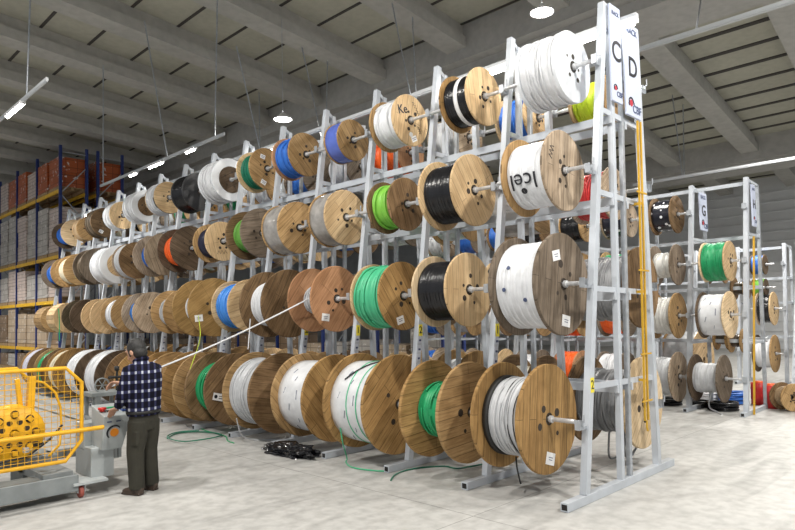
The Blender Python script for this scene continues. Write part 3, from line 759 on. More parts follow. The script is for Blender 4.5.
r2(2, 3.93, 4.42, .44, 'pine2', 'dark', .88, 'white', 'white wrapped cable on cream reel below the glossy green reel', 0, 'marks')
r2(3, 4.03, 4.56, .44, 'gray', 'dark', .62, 'gray', 'pale cable on dark flanged reel at bottom of right-hand rack', 0)
r2(0, 4.92, 5.36, .38, 'brown', 'brown', .82, 'spotted', 'black cable with white tags on reel atop right-hand rack', 1)
r2(1, 4.90, 5.36, .41, 'gray', 'gray', .60, 'offwhite', 'off-white rope-like cable on grey reel, right-hand rack', 1, 'loose', turn if False else 0)
r2(2, 4.88, 5.34, .45, 'tan', 'tan', .80, 'offwhite', 'off-white cable on tan reel below the rope-like cable', 1)
r2(3, 4.86, 5.5, .48, 'ash', 'ash', .75, 'gray', 'grey cable on pale reel, bottom of right-hand rack', 1)
for k in range(2, 8):
    random.seed(300 + k)
    y0 = R2Y + k * R2B
    for a in range(4):
        nw = random.choice(['tan', 'brown', 'pine', 'gray', 'ash'])
        ck, cn = random.choice([('white', 'white'), ('black', 'black'), ('gray', 'light grey'), ('green', 'green'), ('blue', 'blue'), ('orange', 'orange')])
        if (k, a) == (3, 3): ck, cn, nw = 'orange', 'orange', 'red'
        if (k, a) in ((2, 3), (4, 3)): ck, cn = 'white', 'white'
        if (k, a) == (2, 0): ck, cn = 'spotted', 'black white-tagged'
        r2(a, y0 + .2, y0 + .72, (.36, .38, .42, .46)[a], nw, nw, random.uniform(.7, .95), ck,
           '%s cable on %s reel, %s of right-hand rack, %s' % (cn, nw_name[nw].replace(' wood', '').replace('pale weathered', 'pale'), ('top row', 'second row', 'third row', 'bottom row')[a], ORD[k].replace('near end', 'right end')), k)
root = reel(14.75, .84, 5.12, 5.83, .66, 'pine', 'gold', .95, 'silver', 'big silver film wrapped reel behind the right-hand rack', G2, axle=False, seg=48)
for (yy, zz, nw, lab) in ((4.05, 1.3, 'tan', 'small tan empty reel behind the bottom of right-hand rack'), (4.32, 1.35, 'gold', 'small golden empty reel behind the right-hand rack'), (3.95, 2.35, 'brown', 'small brown reel behind the glossy green reel')):
    reel(13.915, zz, yy, yy + .26, .24, nw, nw, .5, 'brown', lab, 'small reels behind the right-hand rack', (3.64, 4.74), seg=32)
G3 = 'cable reels on the farthest right rack'
for (x, z, a, b, R, nw, fw, fill, ck, lab) in ((18.5, 3.1, 4.80, 5.12, .26, 'dark', 'dark', .92, 'blue', 'small blue cable reel with dark flange on the farthest rack'),
    (18.5, 2.5, 4.80, 5.12, .23, 'dark', 'dark', .95, 'lime', 'small green cable reel on the farthest rack'),
    (18.42, 1.95, 4.62, 4.98, .43, 'pine', 'ash', .85, 'black', 'black cable reel with pine face on the farthest rack'),
    (18.35, .80, 4.62, 5.05, .48, 'tan', 'dark', .75, 'white', 'white cable reel with brown face on the farthest rack'),
    (18.4, 3.0, 5.75, 6.2, .35, 'brown', 'brown', .8, 'black', 'black cable reel on upper farthest rack left of sign H')):
    reel(x, z, a, b, R, nw, fw, fill, ck, lab, G3, (a - .2, b + .2), seg=32)
# things on the floor at the right
rt = reel(0, 0, -.16, .16, .26, 'tan', 'brown', .7, 'tan', 'wooden reel standing on the floor at the right edge', None, axle=False, seg=40); rt.location = (13.75, 3.3, .26); rt.rotation_euler = (0, 0, -.65)
for (x, y, lab) in ((13.95, 3.62, 'red drum on the floor beside the wooden reel'), (14.35, 3.95, 'red drum on the floor behind the end post')):
    d = empty('red_drum', (x, y, 0)); tag(d, lab, 'drum', 'red drums')
    m = MB(); m.lathe([(0, .001), (0, .14), (.10, .145), (.12, .15), (.14, .145), (.30, .145), (.32, .15), (.34, .145), (.44, .14), (.44, .001)], 28, 0, True, 'Z'); m.build('body', K['red'], d)
    m = MB(); m.lathe([(.441, .001), (.441, .10), (.47, .09), (.47, .001)], 24, 0, False, 'Z'); m.build('lid', K['orange'], d)
M_coils = {'black': K['black'], 'blue': K['blue'], 'white': K['white']}
for i, (x, y, ck, R, n) in enumerate(((13.15, 4.25, 'black', .26, 4), (13.35, 4.72, 'black', .22, 3), (14.2, 4.4, 'blue', .25, 6), (14.25, 4.9, 'white', .24, 5), (13.3, 5.35, 'black', .25, 3))):
    m = MB()
    for q in range(n * 3):
        rr = R - .03 * (q % 3); zz = .02 + .04 * (q // 3)
        m.tube([(rr * cos(a) + .01 * sin(3 * a + q), rr * sin(a), zz + .008 * sin(2 * a + q)) for a in [2 * PI * t / 28 for t in range(28)]], .019, 6, closed=True)
    tag(m.build('cable_coil', M_coils[ck], None, (x, y, 0)), ['black cable coil on floor under the dark flanged reel', 'second black cable coil on floor nearer the wall side', 'blue cable coil on the floor behind the right-hand rack', 'white cable coil on the floor behind the right-hand rack', 'black cable coil on floor below the grey right-hand reel'][i], 'cable coil', 'cable coils on the floor')
lad = empty('step_ladder', (17.2, 4.0, 0)); tag(lad, 'white wheeled step ladder at the right edge of the photo', 'ladder')
for dy in (0, -.6):
    m = MB(); m.bar((0, dy, .05), (.9, dy, 2.9), .06, .06, 0, (1, 0, 0)); m.build('side_rail', M_white, lad)
    m = MB(); m.bar((1.5, dy, .05), (.9, dy, 2.9), .05, .05, 0, (1, 0, 0)); m.build('rear_leg', M_white, lad)
for k in range(10):
    z = .3 + k * .27; m = MB(); m.box((.316 * (z / 1.0) * .98, -.3, z), (.16, .6, .03)); m.build('step', M_white, lad)

# ------------------------------------------------------------------ pallet racks at the far left
def pallet_rack(label, X, D, Y, b, n, H, levels):
    root = empty('pallet_rack', (X, Y, 0)); tag(root, label, 'rack', 'blue and yellow pallet racks')
    for i in range(n + 1):
        for dx in (0, D):
            m = MB(); m.box((dx, i * b, H / 2), (.10, .09, H)); m.box((dx, i * b, .01), (.16, .16, .02)); m.build('upright', M_blue, root)
        m = MB(); z = .3; s = 0
        while z < H - 1.0:
            m.bar((D * s, i * b, z), (D * (1 - s), i * b, z + 1.1), .035, .035); z += 1.1; s = 1 - s
        m.bar((0, i * b, H - .25), (D, i * b, H - .25), .035, .035)
        m.build('brace', M_galv, root)
    for z in levels:
        for dx in (-.02, D + .02):
            for i in range(n):
                m = MB(); m.bar((dx, i * b + .045, z), (dx, (i + 1) * b - .045, z), .05, .13); m.build('beam', M_beamyel, root)
    return root
def pallet_load(x, y, z, w, d, h, kind, label, group):
    root = empty('pallet_load', (x, y, z)); tag(root, label, 'pallet load', group)
    m = MB()
    for q in range(6): m.box((0, -d / 2 + .06 + q * (d - .12) / 5, .13), (w, .10, .022))
    for q in (-1, 0, 1): m.box((q * (w / 2 - .06), 0, .06), (.10, d, .12))
    m.build('pallet', M_pallet, root)
    m = MB(); nz = max(1, int(h / .5)); 
    for q in range(nz):
        hh = h / nz; m.box((random.uniform(-.012, .012), random.uniform(-.015, .015), .143 + hh * (q + .5)), (w - random.uniform(.01, .05), d - random.uniform(.01, .05), hh - .008))
    m.build('wrapped_cartons', LOADS[kind], root, bevel=.012)
    return root
LV = (.95, 2.78, 4.5, 7.0)
LN = {0: 'floor level', .95: 'lowest shelf', 2.78: 'second shelf', 4.5: 'third shelf', 7.0: 'top shelf'}
PA = pallet_rack('tall blue and yellow pallet rack at far left, aisle side', 8.1, .95, 25.9, 2.8, 3, 8.75, LV)
PB = pallet_rack('tall blue and yellow pallet rack behind the aisle-side one', 9.47, .95, 25.9, 2.8, 3, 8.75, LV)
PC = pallet_rack('blue and yellow pallet rack seen through the gaps below the reels', 14.2, .95, 12.2, 2.8, 8, 3.3, (1.9,))
random.seed(5)
PL = ['first from its near end', 'second from its near end', 'third from its near end', 'fourth from its near end', 'fifth from its near end', 'sixth from its near end']
for row, X, nm in ((0, 8.1, 'aisle-side'), (1, 9.47, 'rear')):
    for z in (0,) + LV:
        if row == 1 and z < 4: continue
        for i in range(6):
            hmax = {0: .7, .95: 1.5, 2.78: 1.35, 4.5: 2.1, 7.0: 1.3}[z]
            h = hmax * random.uniform(.72, 1.0)
            kind = 'orange' if z == 7.0 else random.choice({0: ['brown', 'gray'], .95: ['brown', 'beige'], 2.78: ['pink', 'beige', 'gray'], 4.5: ['gray', 'pink', 'gray']}[z])
            if z == 7.0 and i in (2, 5) and row == 0: kind = 'pink'
            y = 25.9 + .72 + i * 1.4 - (.02 if i % 2 else 0)
            pallet_load(X + .475, y, z + (.065 if z else 0), 1.0, 1.2, h, kind, '%s wrapped pallet load, %s of the %s pallet rack, %s' % (kind if kind != 'pink' else 'pinkish', LN[z], nm, PL[i]), 'wrapped loads on the left pallet racks')
for z in (0, 1.9):
    for i in range(16):
        kind = random.choice(['brown', 'beige', 'brown', 'gray'])
        pallet_load(14.2 + .475, 12.2 + .72 + i * 1.4, z + (.065 if z else 0), 1.0, 1.2, random.uniform(.9, 1.45), kind, '%s wrapped pallet load seen behind long rack, %s, %s' % (kind if kind != 'pink' else 'pinkish', 'floor level' if z == 0 else 'shelf level', (PL + ['seventh from its near end', 'eighth from its near end', 'ninth from its near end', 'tenth from its near end', 'eleventh from its near end', 'twelfth from its near end', 'thirteenth from its near end', 'fourteenth from its near end', 'fifteenth from its near end', 'last at its far end'])[i]), 'wrapped loads seen behind the long rack')

# ------------------------------------------------------------------ cable winding machine
mc = empty('cable_winding_machine', (2.4, 7.6, 0)); tag(mc, 'grey winding machine with yellow wire guard and control console, front left', 'machine')
def Q(x, y, z): return (x - 2.4, y - 7.6, z)
m = MB(); m.box(Q(1.5, 7.53, .17), (2.0, .30, .18)); m.box(Q(1.35, 8.35, .34), (2.3, .6, .10)); m.box(Q(2.2, 8.35, .17), (.1, .5, .26)); m.box(Q(.6, 8.35, .17), (.1, .5, .30)); m.box(Q(2.3, 7.85, .26), (.3, .9, .10)); m.build('base_frame', M_machine, mc, bevel=.008)
m = MB(); m.box(Q(1.5, 8.6, .62), (1.6, .35, .45)); m.build('motor_housing', M_machine, mc, bevel=.02)
# guard panels
def guard(y, x0, x1, zt, zlo, c):
    m = MB(); r = .021
    m.tube([Q(x0, y, zt), Q(x1 - c, y, zt), Q(x1, y, zt - c), Q(x1, y, zlo + c + .04), Q(x1 - c, y, zlo), Q(x0, y, zlo)], r, 10)
    g = m.build('guard_frame', M_yellow, mc)
    m = MB(); x = x0
    while x < x1 - .02:
        dz = max(0, x - (x1 - c)); m.tube([Q(x, y, zlo + dz), Q(x, y, zt - dz)], .0031, 5, 0, False); x += .062
    z = zlo + .05
    while z < zt:
        xe = x1 - max(0, z - (zt - c), (zlo + c) - z); m.tube([Q(x0, y, z), Q(xe, y, z)], .0031, 5, 0, False); z += .062
    m.build('wire_mesh', M_yellow, g)
    return g
guard(7.30, .9, 2.50, 1.42, .44, .16)
guard(8.80, .9, 2.40, 1.36, .50, .14)
m = MB(); m.tube([Q(.9, 7.27, .74), Q(2.72, 7.27, .75)], .024, 10); m.build('guard_rail', M_yellow, mc)
# yellow coiling drum and arm
dr = MB(); dr.lathe([(-.10, .05), (-.10, .30), (-.085, .31), (-.07, .30), (-.07, .12), (.07, .12), (.07, .30), (.085, .31), (.10, .30), (.10, .05)], 40, 0, True, 'Y', Q(2.02, 8.02, .70))
for k in range(8):
    a = 2 * PI * k / 8; c = Q(2.02 + .21 * cos(a), 8.02, .70 + .21 * sin(a))
    dr.lathe([(-.103, .001), (-.103, .045), (-.09, .045)], 14, 1, False, 'Y', c)
    dr.box((c[0], c[1] - .12, c[2]), (.05, .05, .05), 0, Matrix.Rotation(a, 3, 'Y'))
    a += .39; c = Q(2.02 + .13 * cos(a), 8.02, .70 + .13 * sin(a)); dr.lathe([(-.103, .001), (-.103, .03), (-.09, .03)], 12, 1, False, 'Y', c)
dr.tube([Q(2.02, 7.86, .70), Q(2.02, 8.3, .70)], .035, 12)
dr.build('coiling_drum', [M_yellow, M_hole], mc)
m = MB(); m.bar(Q(2.20, 8.12, .36), Q(2.24, 8.12, 1.30), .10, .07, 0, (1, 0, 0)); m.bar(Q(2.14, 8.15, .9), Q(2.10, 8.15, 1.28), .05, .05, 0, (1, 0, 0)); m.build('support_arm', M_yellow, mc, bevel=.006)
m = MB(); m.tube([Q(2.22, 8.1, 1.26), Q(2.36, 8.1, 1.22), Q(2.48, 8.1, 1.10), Q(2.54, 8.1, .92), Q(2.55, 8.1, .70), Q(2.5, 8.0, .5), Q(2.3, 7.7, .45)], .014, 8); m.build('hose', M_yellow, mc)
m = MB(); m.bar(Q(2.30, 8.2, 1.02), Q(2.90, 8.2, .74), .05, .035); m.bar(Q(2.2, 8.25, .98), Q(2.84, 8.28, .70), .03, .02); m.build('guide_arm', M_console, mc)
m = MB(); m.tube([Q(1.6, 7.4, .50), Q(2.0, 7.42, .52), Q(2.25, 7.5, .66), Q(2.4, 7.6, .78)], .012, 6); m.build('air_hose', M_rubber, mc)
for q in range(3):
    m = MB(); m.box(Q(2.05 + .1 * q, 7.62, .56 + .05 * q), (.05, .05, .05)); m.tube([Q(2.05 + .1 * q, 7.60, .55 + .05 * q), Q(2.08 + .1 * q, 7.5, .58 + .05 * q)], .01, 6); m.build('valve', M_dark if q % 2 else M_steel, mc)
# console
m = MB()
m.box(Q(2.80, 7.76, .32), (.25, .50, .34)); m.box(Q(2.79, 7.86, .60), (.24, .28, .30))
m.build('pedestal', M_console, mc, bevel=.01)
cs = MB()
v = [Q(2.66, 7.44, .46), Q(2.94, 7.44, .46), Q(2.94, 7.74, .46), Q(2.66, 7.74, .46), Q(2.655, 7.36, .85), Q(3.03, 7.36, .85), Q(3.03, 7.74, .95), Q(2.655, 7.74, .95)]
v = [(a_ + .10 - .05 * (a_ > .4), b_, c_) for a_, b_, c_ in v]
cs.add(v, [(0, 3, 2, 1), (4, 5, 6, 7), (0, 1, 5, 4), (1, 2, 6, 5), (2, 3, 7, 6), (3, 0, 4, 7)])
con = cs.build('console', M_console, mc, bevel=.012)
def top(x, y): return Q(x + .06, y, .853 + (y - 7.36) * .10 / .38)
m = MB(); p = top(2.73, 7.50); m.lathe([(0, .028), (.02, .028), (.02, .045), (.045, .045), (.05, .001)], 16, 0, True, 'Z', p); m.build('emergency_stop', M_redbtn, con)
m = MB(); p = top(2.84, 7.50); m.box((p[0], p[1], p[2]), (.12, .07, .012)); m.build('screen', M_dark, con)
m = MB(); p = top(2.84, 7.60); m.box((p[0], p[1], p[2]), (.14, .06, .01)); m.build('keypad', M_grnbtn, con)
m = MB(); p = top(2.97, 7.50); m.box((p[0], p[1], p[2]), (.08, .14, .014)); m.build('switch_panel', M_blubtn, con)
m = MB()
for q in range(3): p = top(2.945 + .025 * q, 7.45); m.lathe([(0, .01), (.03, .01), (.03, .001)], 10, 0, False, 'Z', p)
m.build('knob', M_rubber, con)
# logo on the console front (front face tilts)
nf = Vector((0, -.39, -.08)).normalized(); up = Vector((0, -.08, .39)).normalized()
def front(u, w): # u metres from left, w metres up
    return Vector(Q(2.72, 7.44, .46)) + Vector((u, 0, 0)) + up * w + nf * .004
lg = MB(); c = front(.165, .20)
ring = [c + (Vector((1, 0, 0)) * cos(a) + up * sin(a)) * .048 + nf * .002 for a in [2 * PI * q / 24 for q in range(24)]]
ring2 = [p - nf * .008 for p in ring]
lg.add(ring + ring2, [tuple(range(24)), tuple(reversed(range(24, 48)))] + [(q, (q + 1) % 24, 24 + (q + 1) % 24, 24 + q) for q in range(24)])
prev = None
for q in range(15):
    a = .75 + (3.9 - .75) * q / 14; p = c + (Vector((1, 0, 0)) * cos(a) + up * sin(a)) * (.075 + .006 * sin(q * .2)) + nf * .0015
    if prev is not None: lg.bar(prev, p, .022 * (1 - abs(q - 8) / 16), .004, 1, nf)
    prev = p
lg.build('logo', [M_orange, M_ink], con)
m = MB()
for u in (.10, .20): m.box(front(u, .33), (.05, .003, .014))
m.build('small_plate', M_inkgrey, con)
# caster and foot plate
m = MB(); m.box(Q(2.62, 7.50, .155), (.36, .30, .025)); m.build('foot_plate', M_console, mc)
for cx, cy in ((2.53, 7.42), (2.3, 8.2), (.9, 7.5)):
    m = MB(); m.box(Q(cx - .035, cy, .10), (.006, .07, .09)); m.box(Q(cx + .035, cy, .10), (.006, .07, .09)); m.box(Q(cx, cy, .142), (.076, .07, .008)); cst = m.build('caster', M_steel, mc)
    m = MB(); m.lathe([(-.022, .001), (-.022, .055), (-.015, .062), (.015, .062), (.022, .055), (.022, .001)], 22, 0, False, 'X', Q(cx, cy, .062)); m.build('wheel', plain('caster_red_brown', (.30, .07, .05), .6), cst)
# measuring unit with wheel and cross handle
mu = MB()
for px, py in ((2.90, 8.05), (3.20, 8.05), (2.90, 8.30), (3.20, 8.30)): mu.box(Q(px, py, .64), (.04, .04, .80))
mu.box(Q(3.05, 8.17, 1.03), (.40, .34, .05)); mu.box(Q(3.05, 8.17, .70), (.38, .32, .04)); mu.box(Q(3.05, 8.35, .30), (.42, .30, .20)); mu.box(Q(2.7, 8.3, .34), (.5, .1, .1))
mu.box(Q(2.93, 8.03, .97), (.07, .05, .14))
mun = mu.build('measuring_unit', M_machine, mc, bevel=.005)
m = MB(); m.tube([Q(3.02 + .085 * cos(a), 8.12, 1.13 + .085 * sin(a)) for a in [2 * PI * q / 28 for q in range(28)]], .010, 6, closed=True)
for k in range(3): a = k * PI / 3; m.bar(Q(3.02 - .085 * cos(a), 8.12, 1.13 - .085 * sin(a)), Q(3.02 + .085 * cos(a), 8.12, 1.13 + .085 * sin(a)), .008, .008)
m.build('measuring_wheel', M_machine, mun)
m = MB(); m.tube([Q(3.19, 8.1, 1.02), Q(3.19, 8.1, 1.34)], .016, 8); m.tube([Q(3.06, 8.02, 1.22), Q(3.34, 8.16, 1.22)], .013, 8); m.tube([Q(3.25, 7.98, 1.22), Q(3.13, 8.2, 1.22)], .013, 8); m.lathe([(0, .001), (0, .03), (.05, .03), (.06, .001)], 12, 0, True, 'Z', Q(3.19, 8.1, 1.30)); m.build('cross_handle', M_rubber, mun)

# cable pulled from the rack to the machine
m = MB(); A_ = Vector((5.78, Y0 + 3.46 * B, 2.24)); B_ = Vector((3.12, 8.14, 1.10))
m.tube([A_.lerp(B_, q / 16) - Vector((0, 0, .06 * sin(PI * q / 16))) for q in range(17)], .011, 8)
tag(m.build('pulled_cable', K['white']), 'white cable pulled taut from the reddish plywood reel to the machine', 'cable')
def strand(pts, r, mat, label, name='cable_strand', group=None):
    # smooth through points
    P_ = [Vector(p) for p in pts]; out = []
    for i in range(len(P_) - 1):
        p0, p1, p2, p3 = P_[max(i - 1, 0)], P_[i], P_[i + 1], P_[min(i + 2, len(P_) - 1)]
        for q in range(6):
            t = q / 6; out.append(.5 * ((2 * p1) + (p2 - p0) * t + (2 * p0 - 5 * p1 + 4 * p2 - p3) * t * t + (3 * p1 - p0 - 3 * p2 + p3) * t ** 3))
    out.append(P_[-1]); m = MB(); m.tube(out, r, 8); tag(m.build(name, mat), label, 'cable', group)
zf = .010
GT = K['teal']
ring = [(4.75, 10.02), (5.04, 10.3), (5.32, 10.18), (5.47, 9.82), (5.41, 9.47), (5.06, 9.36), (4.72, 9.46)]
strand([(x, y, zf + .004 * i) for i, (x, y) in enumerate(ring + [(4.74, 10.0), (5.05, 10.27), (5.35, 10.1)])], .010, K['dkgreen'], 'green cable looped in a ring on the floor', group=None)
strand([(5.36, Y0 + 2.62 * B, .55), (5.40, Y0 + 2.62 * B, .30), (5.60, 6.55, .03), (5.49, 6.44, zf), (5.35, 6.16, zf), (5.39, 5.87, zf), (5.5, 5.66, zf), (5.68, 5.63, zf)], .009, GT, 'green cable hanging from the black-stripped white reel onto the floor')
strand([(5.21, 5.32, zf), (5.43, 5.47, zf), (5.67, 5.52, zf), (5.92, 5.46, zf), (6.14, 5.30, zf), (6.16, 5.1, zf), (6.55, 5.0, zf)], .009, K['dkgreen'], 'green cable lying on the floor below the green cable plank reel')
strand([(5.22, Y0 + 4.5 * B, .40), (5.35, Y0 + 4.55 * B, .12), (5.6, 8.75, zf), (5.82, 8.54, zf), (5.90, 8.35, zf)], .010, K['gray'], 'pale cable end trailing onto the floor from pale grey cable reel')
strand([(5.70, 10.95, zf), (5.53, 10.22, zf), (5.50, 9.77, zf), (5.45, 9.40, zf), (5.28, 9.05, zf), (5.24, 8.8, zf)], .009, K['green'], 'green cable lying along the floor under the hanging tag')
strand([(5.67, 11.23, zf), (5.50, 10.72, zf), (5.62, 10.43, zf), (6.02, 10.77, zf)], .009, K['midgray'], 'short grey cable lying on the floor behind the green ring')
strand([(13.0, 4.4, .35), (12.9, 4.42, .08), (12.7, 4.2, zf), (12.48, 4.06, zf)], .014, K['white'], 'white cable end lying on the floor below the right-hand rack')
for q, (yy, xx, bb) in enumerate(((.30, 8.0, .22), (.36, 8.12, .16), (.44, 7.92, .12))):
    y_ = Y0 + yy * B
    strand([(xx + .1, y_, .95), (xx + .15, y_ + .02, .5), (xx + .05, y_ + .06, bb), (xx - .12, y_ + .12, zf + .02), (xx - .28, y_ + .10, bb), (xx - .30, y_ + .06, .5)], .013, K['midgray'], ['grey cable loop hanging lowest from the grey reel behind rack end', 'grey cable loop hanging outermost from the grey reel behind rack end', 'grey cable loop hanging innermost from the grey reel behind rack end'][q], group='grey cable loops behind the rack end')
strand([(5.42, Y0 + 4.42 * B, 1.92), (5.40, Y0 + 4.42 * B, 1.70), (5.36, Y0 + 4.40 * B, 1.45)], .008, K['white'], 'white cable end hanging below the large dark brown reel')
strand([(5.50, Y0 + 5.9 * B, 2.0), (5.40, Y0 + 5.7 * B, 1.6), (5.15, Y0 + 5.6 * B, 1.1)], .006, K['yellowgreen'], 'thin yellow strand hanging above the green cable reel')
strand([(5.36, Y0 + 11.55 * B, 2.3), (5.38, Y0 + 11.55 * B, 1.9), (5.36, Y0 + 11.5 * B, 1.5)], .012, K['green'], 'green cable end hanging from the far dark brown reel')

# black plastic film heap
import bmesh as _bm
bm = _bm.new(); _bm.ops.create_icosphere(bm, subdivisions=5, radius=1)
from mathutils import noise
for vtx in bm.verts:
    p = vtx.co.copy(); n = noise.noise(p * 2.1) * .32 + noise.noise(p * 5) * .20 + abs(noise.noise(p * 11)) * .16
    p = p * (1 + n); vtx.co = (p.x * .20, p.y * .50, max(-.0, p.z * .5 + .25) * .20)
me = bpy.data.meshes.new('plastic_film_heap'); bm.to_mesh(me); bm.free(); me.materials.append(M_bag)
o = bpy.data.objects.new('plastic_film_heap', me); C.objects.link(o); o.location = (5.36, 7.48, 0.0)
tag(o, 'crumpled heap of black plastic film on floor below the white wrapped reels', 'plastic heap')

# ------------------------------------------------------------------ the man
M_skin = plain('skin', (.50, .28, .19), .5, noise=.08)
M_hair = plain('hair_dark_grey', (.020, .019, .019), .55, noise=.4, nscale=40, bump=.5, bscale=120)
M_trou = plain('trousers_dark_olive', (.027, .025, .017), .85, noise=.25, nscale=7, bump=.25, bscale=14)
M_shoe = plain('shoe_dark_brown', (.050, .032, .022), .5, noise=.2)
M_belt = plain('belt_black', (.01, .01, .01), .5)
def plaid():
    m, nt, b, N, L = newmat('plaid_shirt')
    tc = N('ShaderNodeTexCoord'); sp = N('ShaderNodeSeparateXYZ'); L(tc.outputs['Object'], sp.inputs[0])
    ad = N('ShaderNodeMath'); L(sp.outputs['X'], ad.inputs[0]); L(sp.outputs['Y'], ad.inputs[1])
    def pulse(sock, freq, th, ph=0):
        mu_ = N('ShaderNodeMath'); mu_.operation = 'MULTIPLY_ADD'; mu_.inputs[1].default_value = freq; mu_.inputs[2].default_value = ph; L(sock, mu_.inputs[0])
        si = N('ShaderNodeMath'); si.operation = 'SINE'; L(mu_.outputs[0], si.inputs[0])
        mr = N('ShaderNodeMapRange'); mr.inputs['From Min'].default_value = th; mr.inputs['From Max'].default_value = th + .25; L(si.outputs[0], mr.inputs['Value']); return mr.outputs[0]
    a = pulse(sp.outputs['Z'], 62, .45); c = pulse(ad.outputs[0], 66, .45, .6)
    s = N('ShaderNodeMath'); L(a, s.inputs[0]); L(c, s.inputs[1])
    r = N('ShaderNodeValToRGB'); e = r.color_ramp.elements
    e[0].position = 0; e[0].color = (.007, .007, .014, 1); e[1].position = 1; e[1].color = (.42, .44, .52, 1)
    x = e.new(.5); x.color = (.030, .032, .075, 1)
    h = N('ShaderNodeMath'); h.operation = 'MULTIPLY'; h.inputs[1].default_value = .5; L(s.outputs[0], h.inputs[0]); L(h.outputs[0], r.inputs['Fac'])
    L(r.outputs['Color'], b.inputs['Base Color']); b.inputs['Roughness'].default_value = .9; b.inputs['Specular IOR Level'].default_value = .1
    return m
M_plaid = plaid()
def loft(m, rings, n=24, mat=0):
    # rings: (center, hx, hy) ellipses in local xy, or with a tilt (dz per x)
    vs = []
    for (c, hx, hy) in rings:
        for k in range(n):
            a = 2 * PI * k / n; vs.append((c[0] + hx * cos(a), c[1] + hy * sin(a), c[2]))
    fs = [(i * n + k, i * n + (k + 1) % n, (i + 1) * n + (k + 1) % n, (i + 1) * n + k) for i in range(len(rings) - 1) for k in range(n)]
    fs += [tuple(reversed(range(n))), tuple(range((len(rings) - 1) * n, len(rings) * n))]
    m.add(vs, fs, mat, True)
def ell(m, c, r, n=20, rot=None):
    vs = []; K_ = 12
    for i in range(1, K_):
        t = PI * i / K_
        for k in range(n):
            a = 2 * PI * k / n; p = Vector((r[0] * sin(t) * cos(a), r[1] * sin(t) * sin(a), r[2] * cos(t)))
            if rot is not None: p = rot @ p
            vs.append(p + Vector(c))
    fs = [(i * n + k, i * n + (k + 1) % n, (i + 1) * n + (k + 1) % n, (i + 1) * n + k) for i in range(K_ - 2) for k in range(n)]
    fs += [tuple(range(n)), tuple(reversed(range((K_ - 2) * n, (K_ - 1) * n)))]
    m.add(vs, fs, 0, True)
def fuse(m, name, mat, parent, voxel, smooth=4):
    o = m.build(name, mat, parent)
    r = o.modifiers.new('remesh', 'REMESH'); r.mode = 'VOXEL'; r.voxel_size = voxel; r.use_smooth_shade = True
    s = o.modifiers.new('smooth', 'SMOOTH'); s.factor = .5; s.iterations = smooth
    return o
# local axes: x forward, y to his left, z up
b = MB()
HR = Matrix.Rotation(.38, 3, 'Y')                # bowed head
hc = Vector((.085, .01, 1.555))
def H(x, y, z): return hc + HR @ (Vector((x, y, z)) * 1.10)
ell(b, H(0, 0, .02), (.108, .084, .118), rot=HR); ell(b, H(.035, 0, -.055), (.060, .056, .062), rot=HR)
ell(b, H(.052, 0, -.095), (.035, .036, .026), rot=HR)                       # chin
b.tube([H(.085, 0, .03), H(.108, 0, -.005), H(.118, 0, -.028), H(.094, 0, -.036)], [.010, .013, .017, .010], 8)    # nose
ell(b, H(.088, 0, -.068), (.010, .026, .008), rot=HR)                       # lips
ell(b, H(.080, .034, .040), (.018, .026, .010), rot=HR); ell(b, H(.080, -.034, .040), (.018, .026, .010), rot=HR)   # brow
for s in (1, -1): ell(b, H(-.008, s * .079, -.008), (.022, .010, .034), rot=HR)  # ears
b.tube([(.0, 0, 1.38), (.035, 0, 1.46), tuple(H(-.01, 0, -.06))], [.062, .056, .056], 14)
loft(b, [((0, 0, .80), .09, .13), ((0, 0, .95), .085, .13), ((0, 0, 1.15), .09, .14), ((.01, 0, 1.32), .095, .16), ((0, 0, 1.42), .06, .09)])
for s in (1, -1): b.tube([(0, s * .085, .86), (.015, s * .095, .48), (-.01, s * .10, .10)], [.085, .06, .042], 12)
def arm_hand(sh, el, wr, fdir, pal, thumb_side, curl):
    b.tube([sh, Vector(sh).lerp(Vector(el), .5), el, Vector(el).lerp(Vector(wr), .35), wr], [.055, .048, .042, .040, .028], 12)
    d = Vector(fdir).normalized(); n = Vector(pal).normalized(); sd = d.cross(n).normalized()
    w = Vector(wr); k = w + d * .085
    for q in (-1, -.33, .33, 1): b.tube([w + sd * q * .012, k + sd * q * .030], [.018, .015], 8)
    for q, ln in ((-1, .062), (-.33, .075), (.33, .080), (1, .070)):
        p0 = k + sd * q * .031 - d * .012; p1 = p0 + d * ln * .5 + n * ln * .10 * curl; p2 = p1 + d * ln * .36 + n * ln * .42 * curl; p3 = p2 + d * ln * .12 + n * ln * .42 * curl
        b.tube([p0, p1, p2, p3], [.0105, .0098, .0090, .0075], 8)
    t0 = w + d * .025 + sd * thumb_side * .026
    b.tube([t0, t0 + d * .030 + sd * thumb_side * .026 + n * .008, t0 + d * .062 + sd * thumb_side * .032 + n * .022], [.0135, .0115, .009], 8)
SL = ((-.005, .195, 1.365), (.035, .265, 1.09), (.20, .165, .955))
SR = ((.015, -.195, 1.365), (.13, -.25, 1.10), (.42, -.10, 1.195))
arm_hand(*SL, (.85, -.22, -.35), (.25, 0, -1), 1, 1.0)
arm_hand(*SR, (.93, .30, .05), (.0, .35, -1), -1, 1.3)
man = fuse(b, 'person', M_skin, None, .0055, 3)
man.location = (3.08, 7.09, .0); man.rotation_euler = (0, 0, math.atan2(.92, -.39)); man['label'] = 'man in a navy and white plaid shirt and dark trousers operating the console'; man['category'] = 'person'
h = MB()
ell(h, H(-.018, 0, .040), (.113, .093, .113), rot=HR); ell(h, H(-.045, 0, -.015), (.076, .085, .084), rot=HR)
for s in (1, -1): ell(h, H(.022, s * .070, .000), (.016, .012, .045), rot=HR)
fuse(h, 'hair', M_hair, man, .006, 2)
s_ = MB()
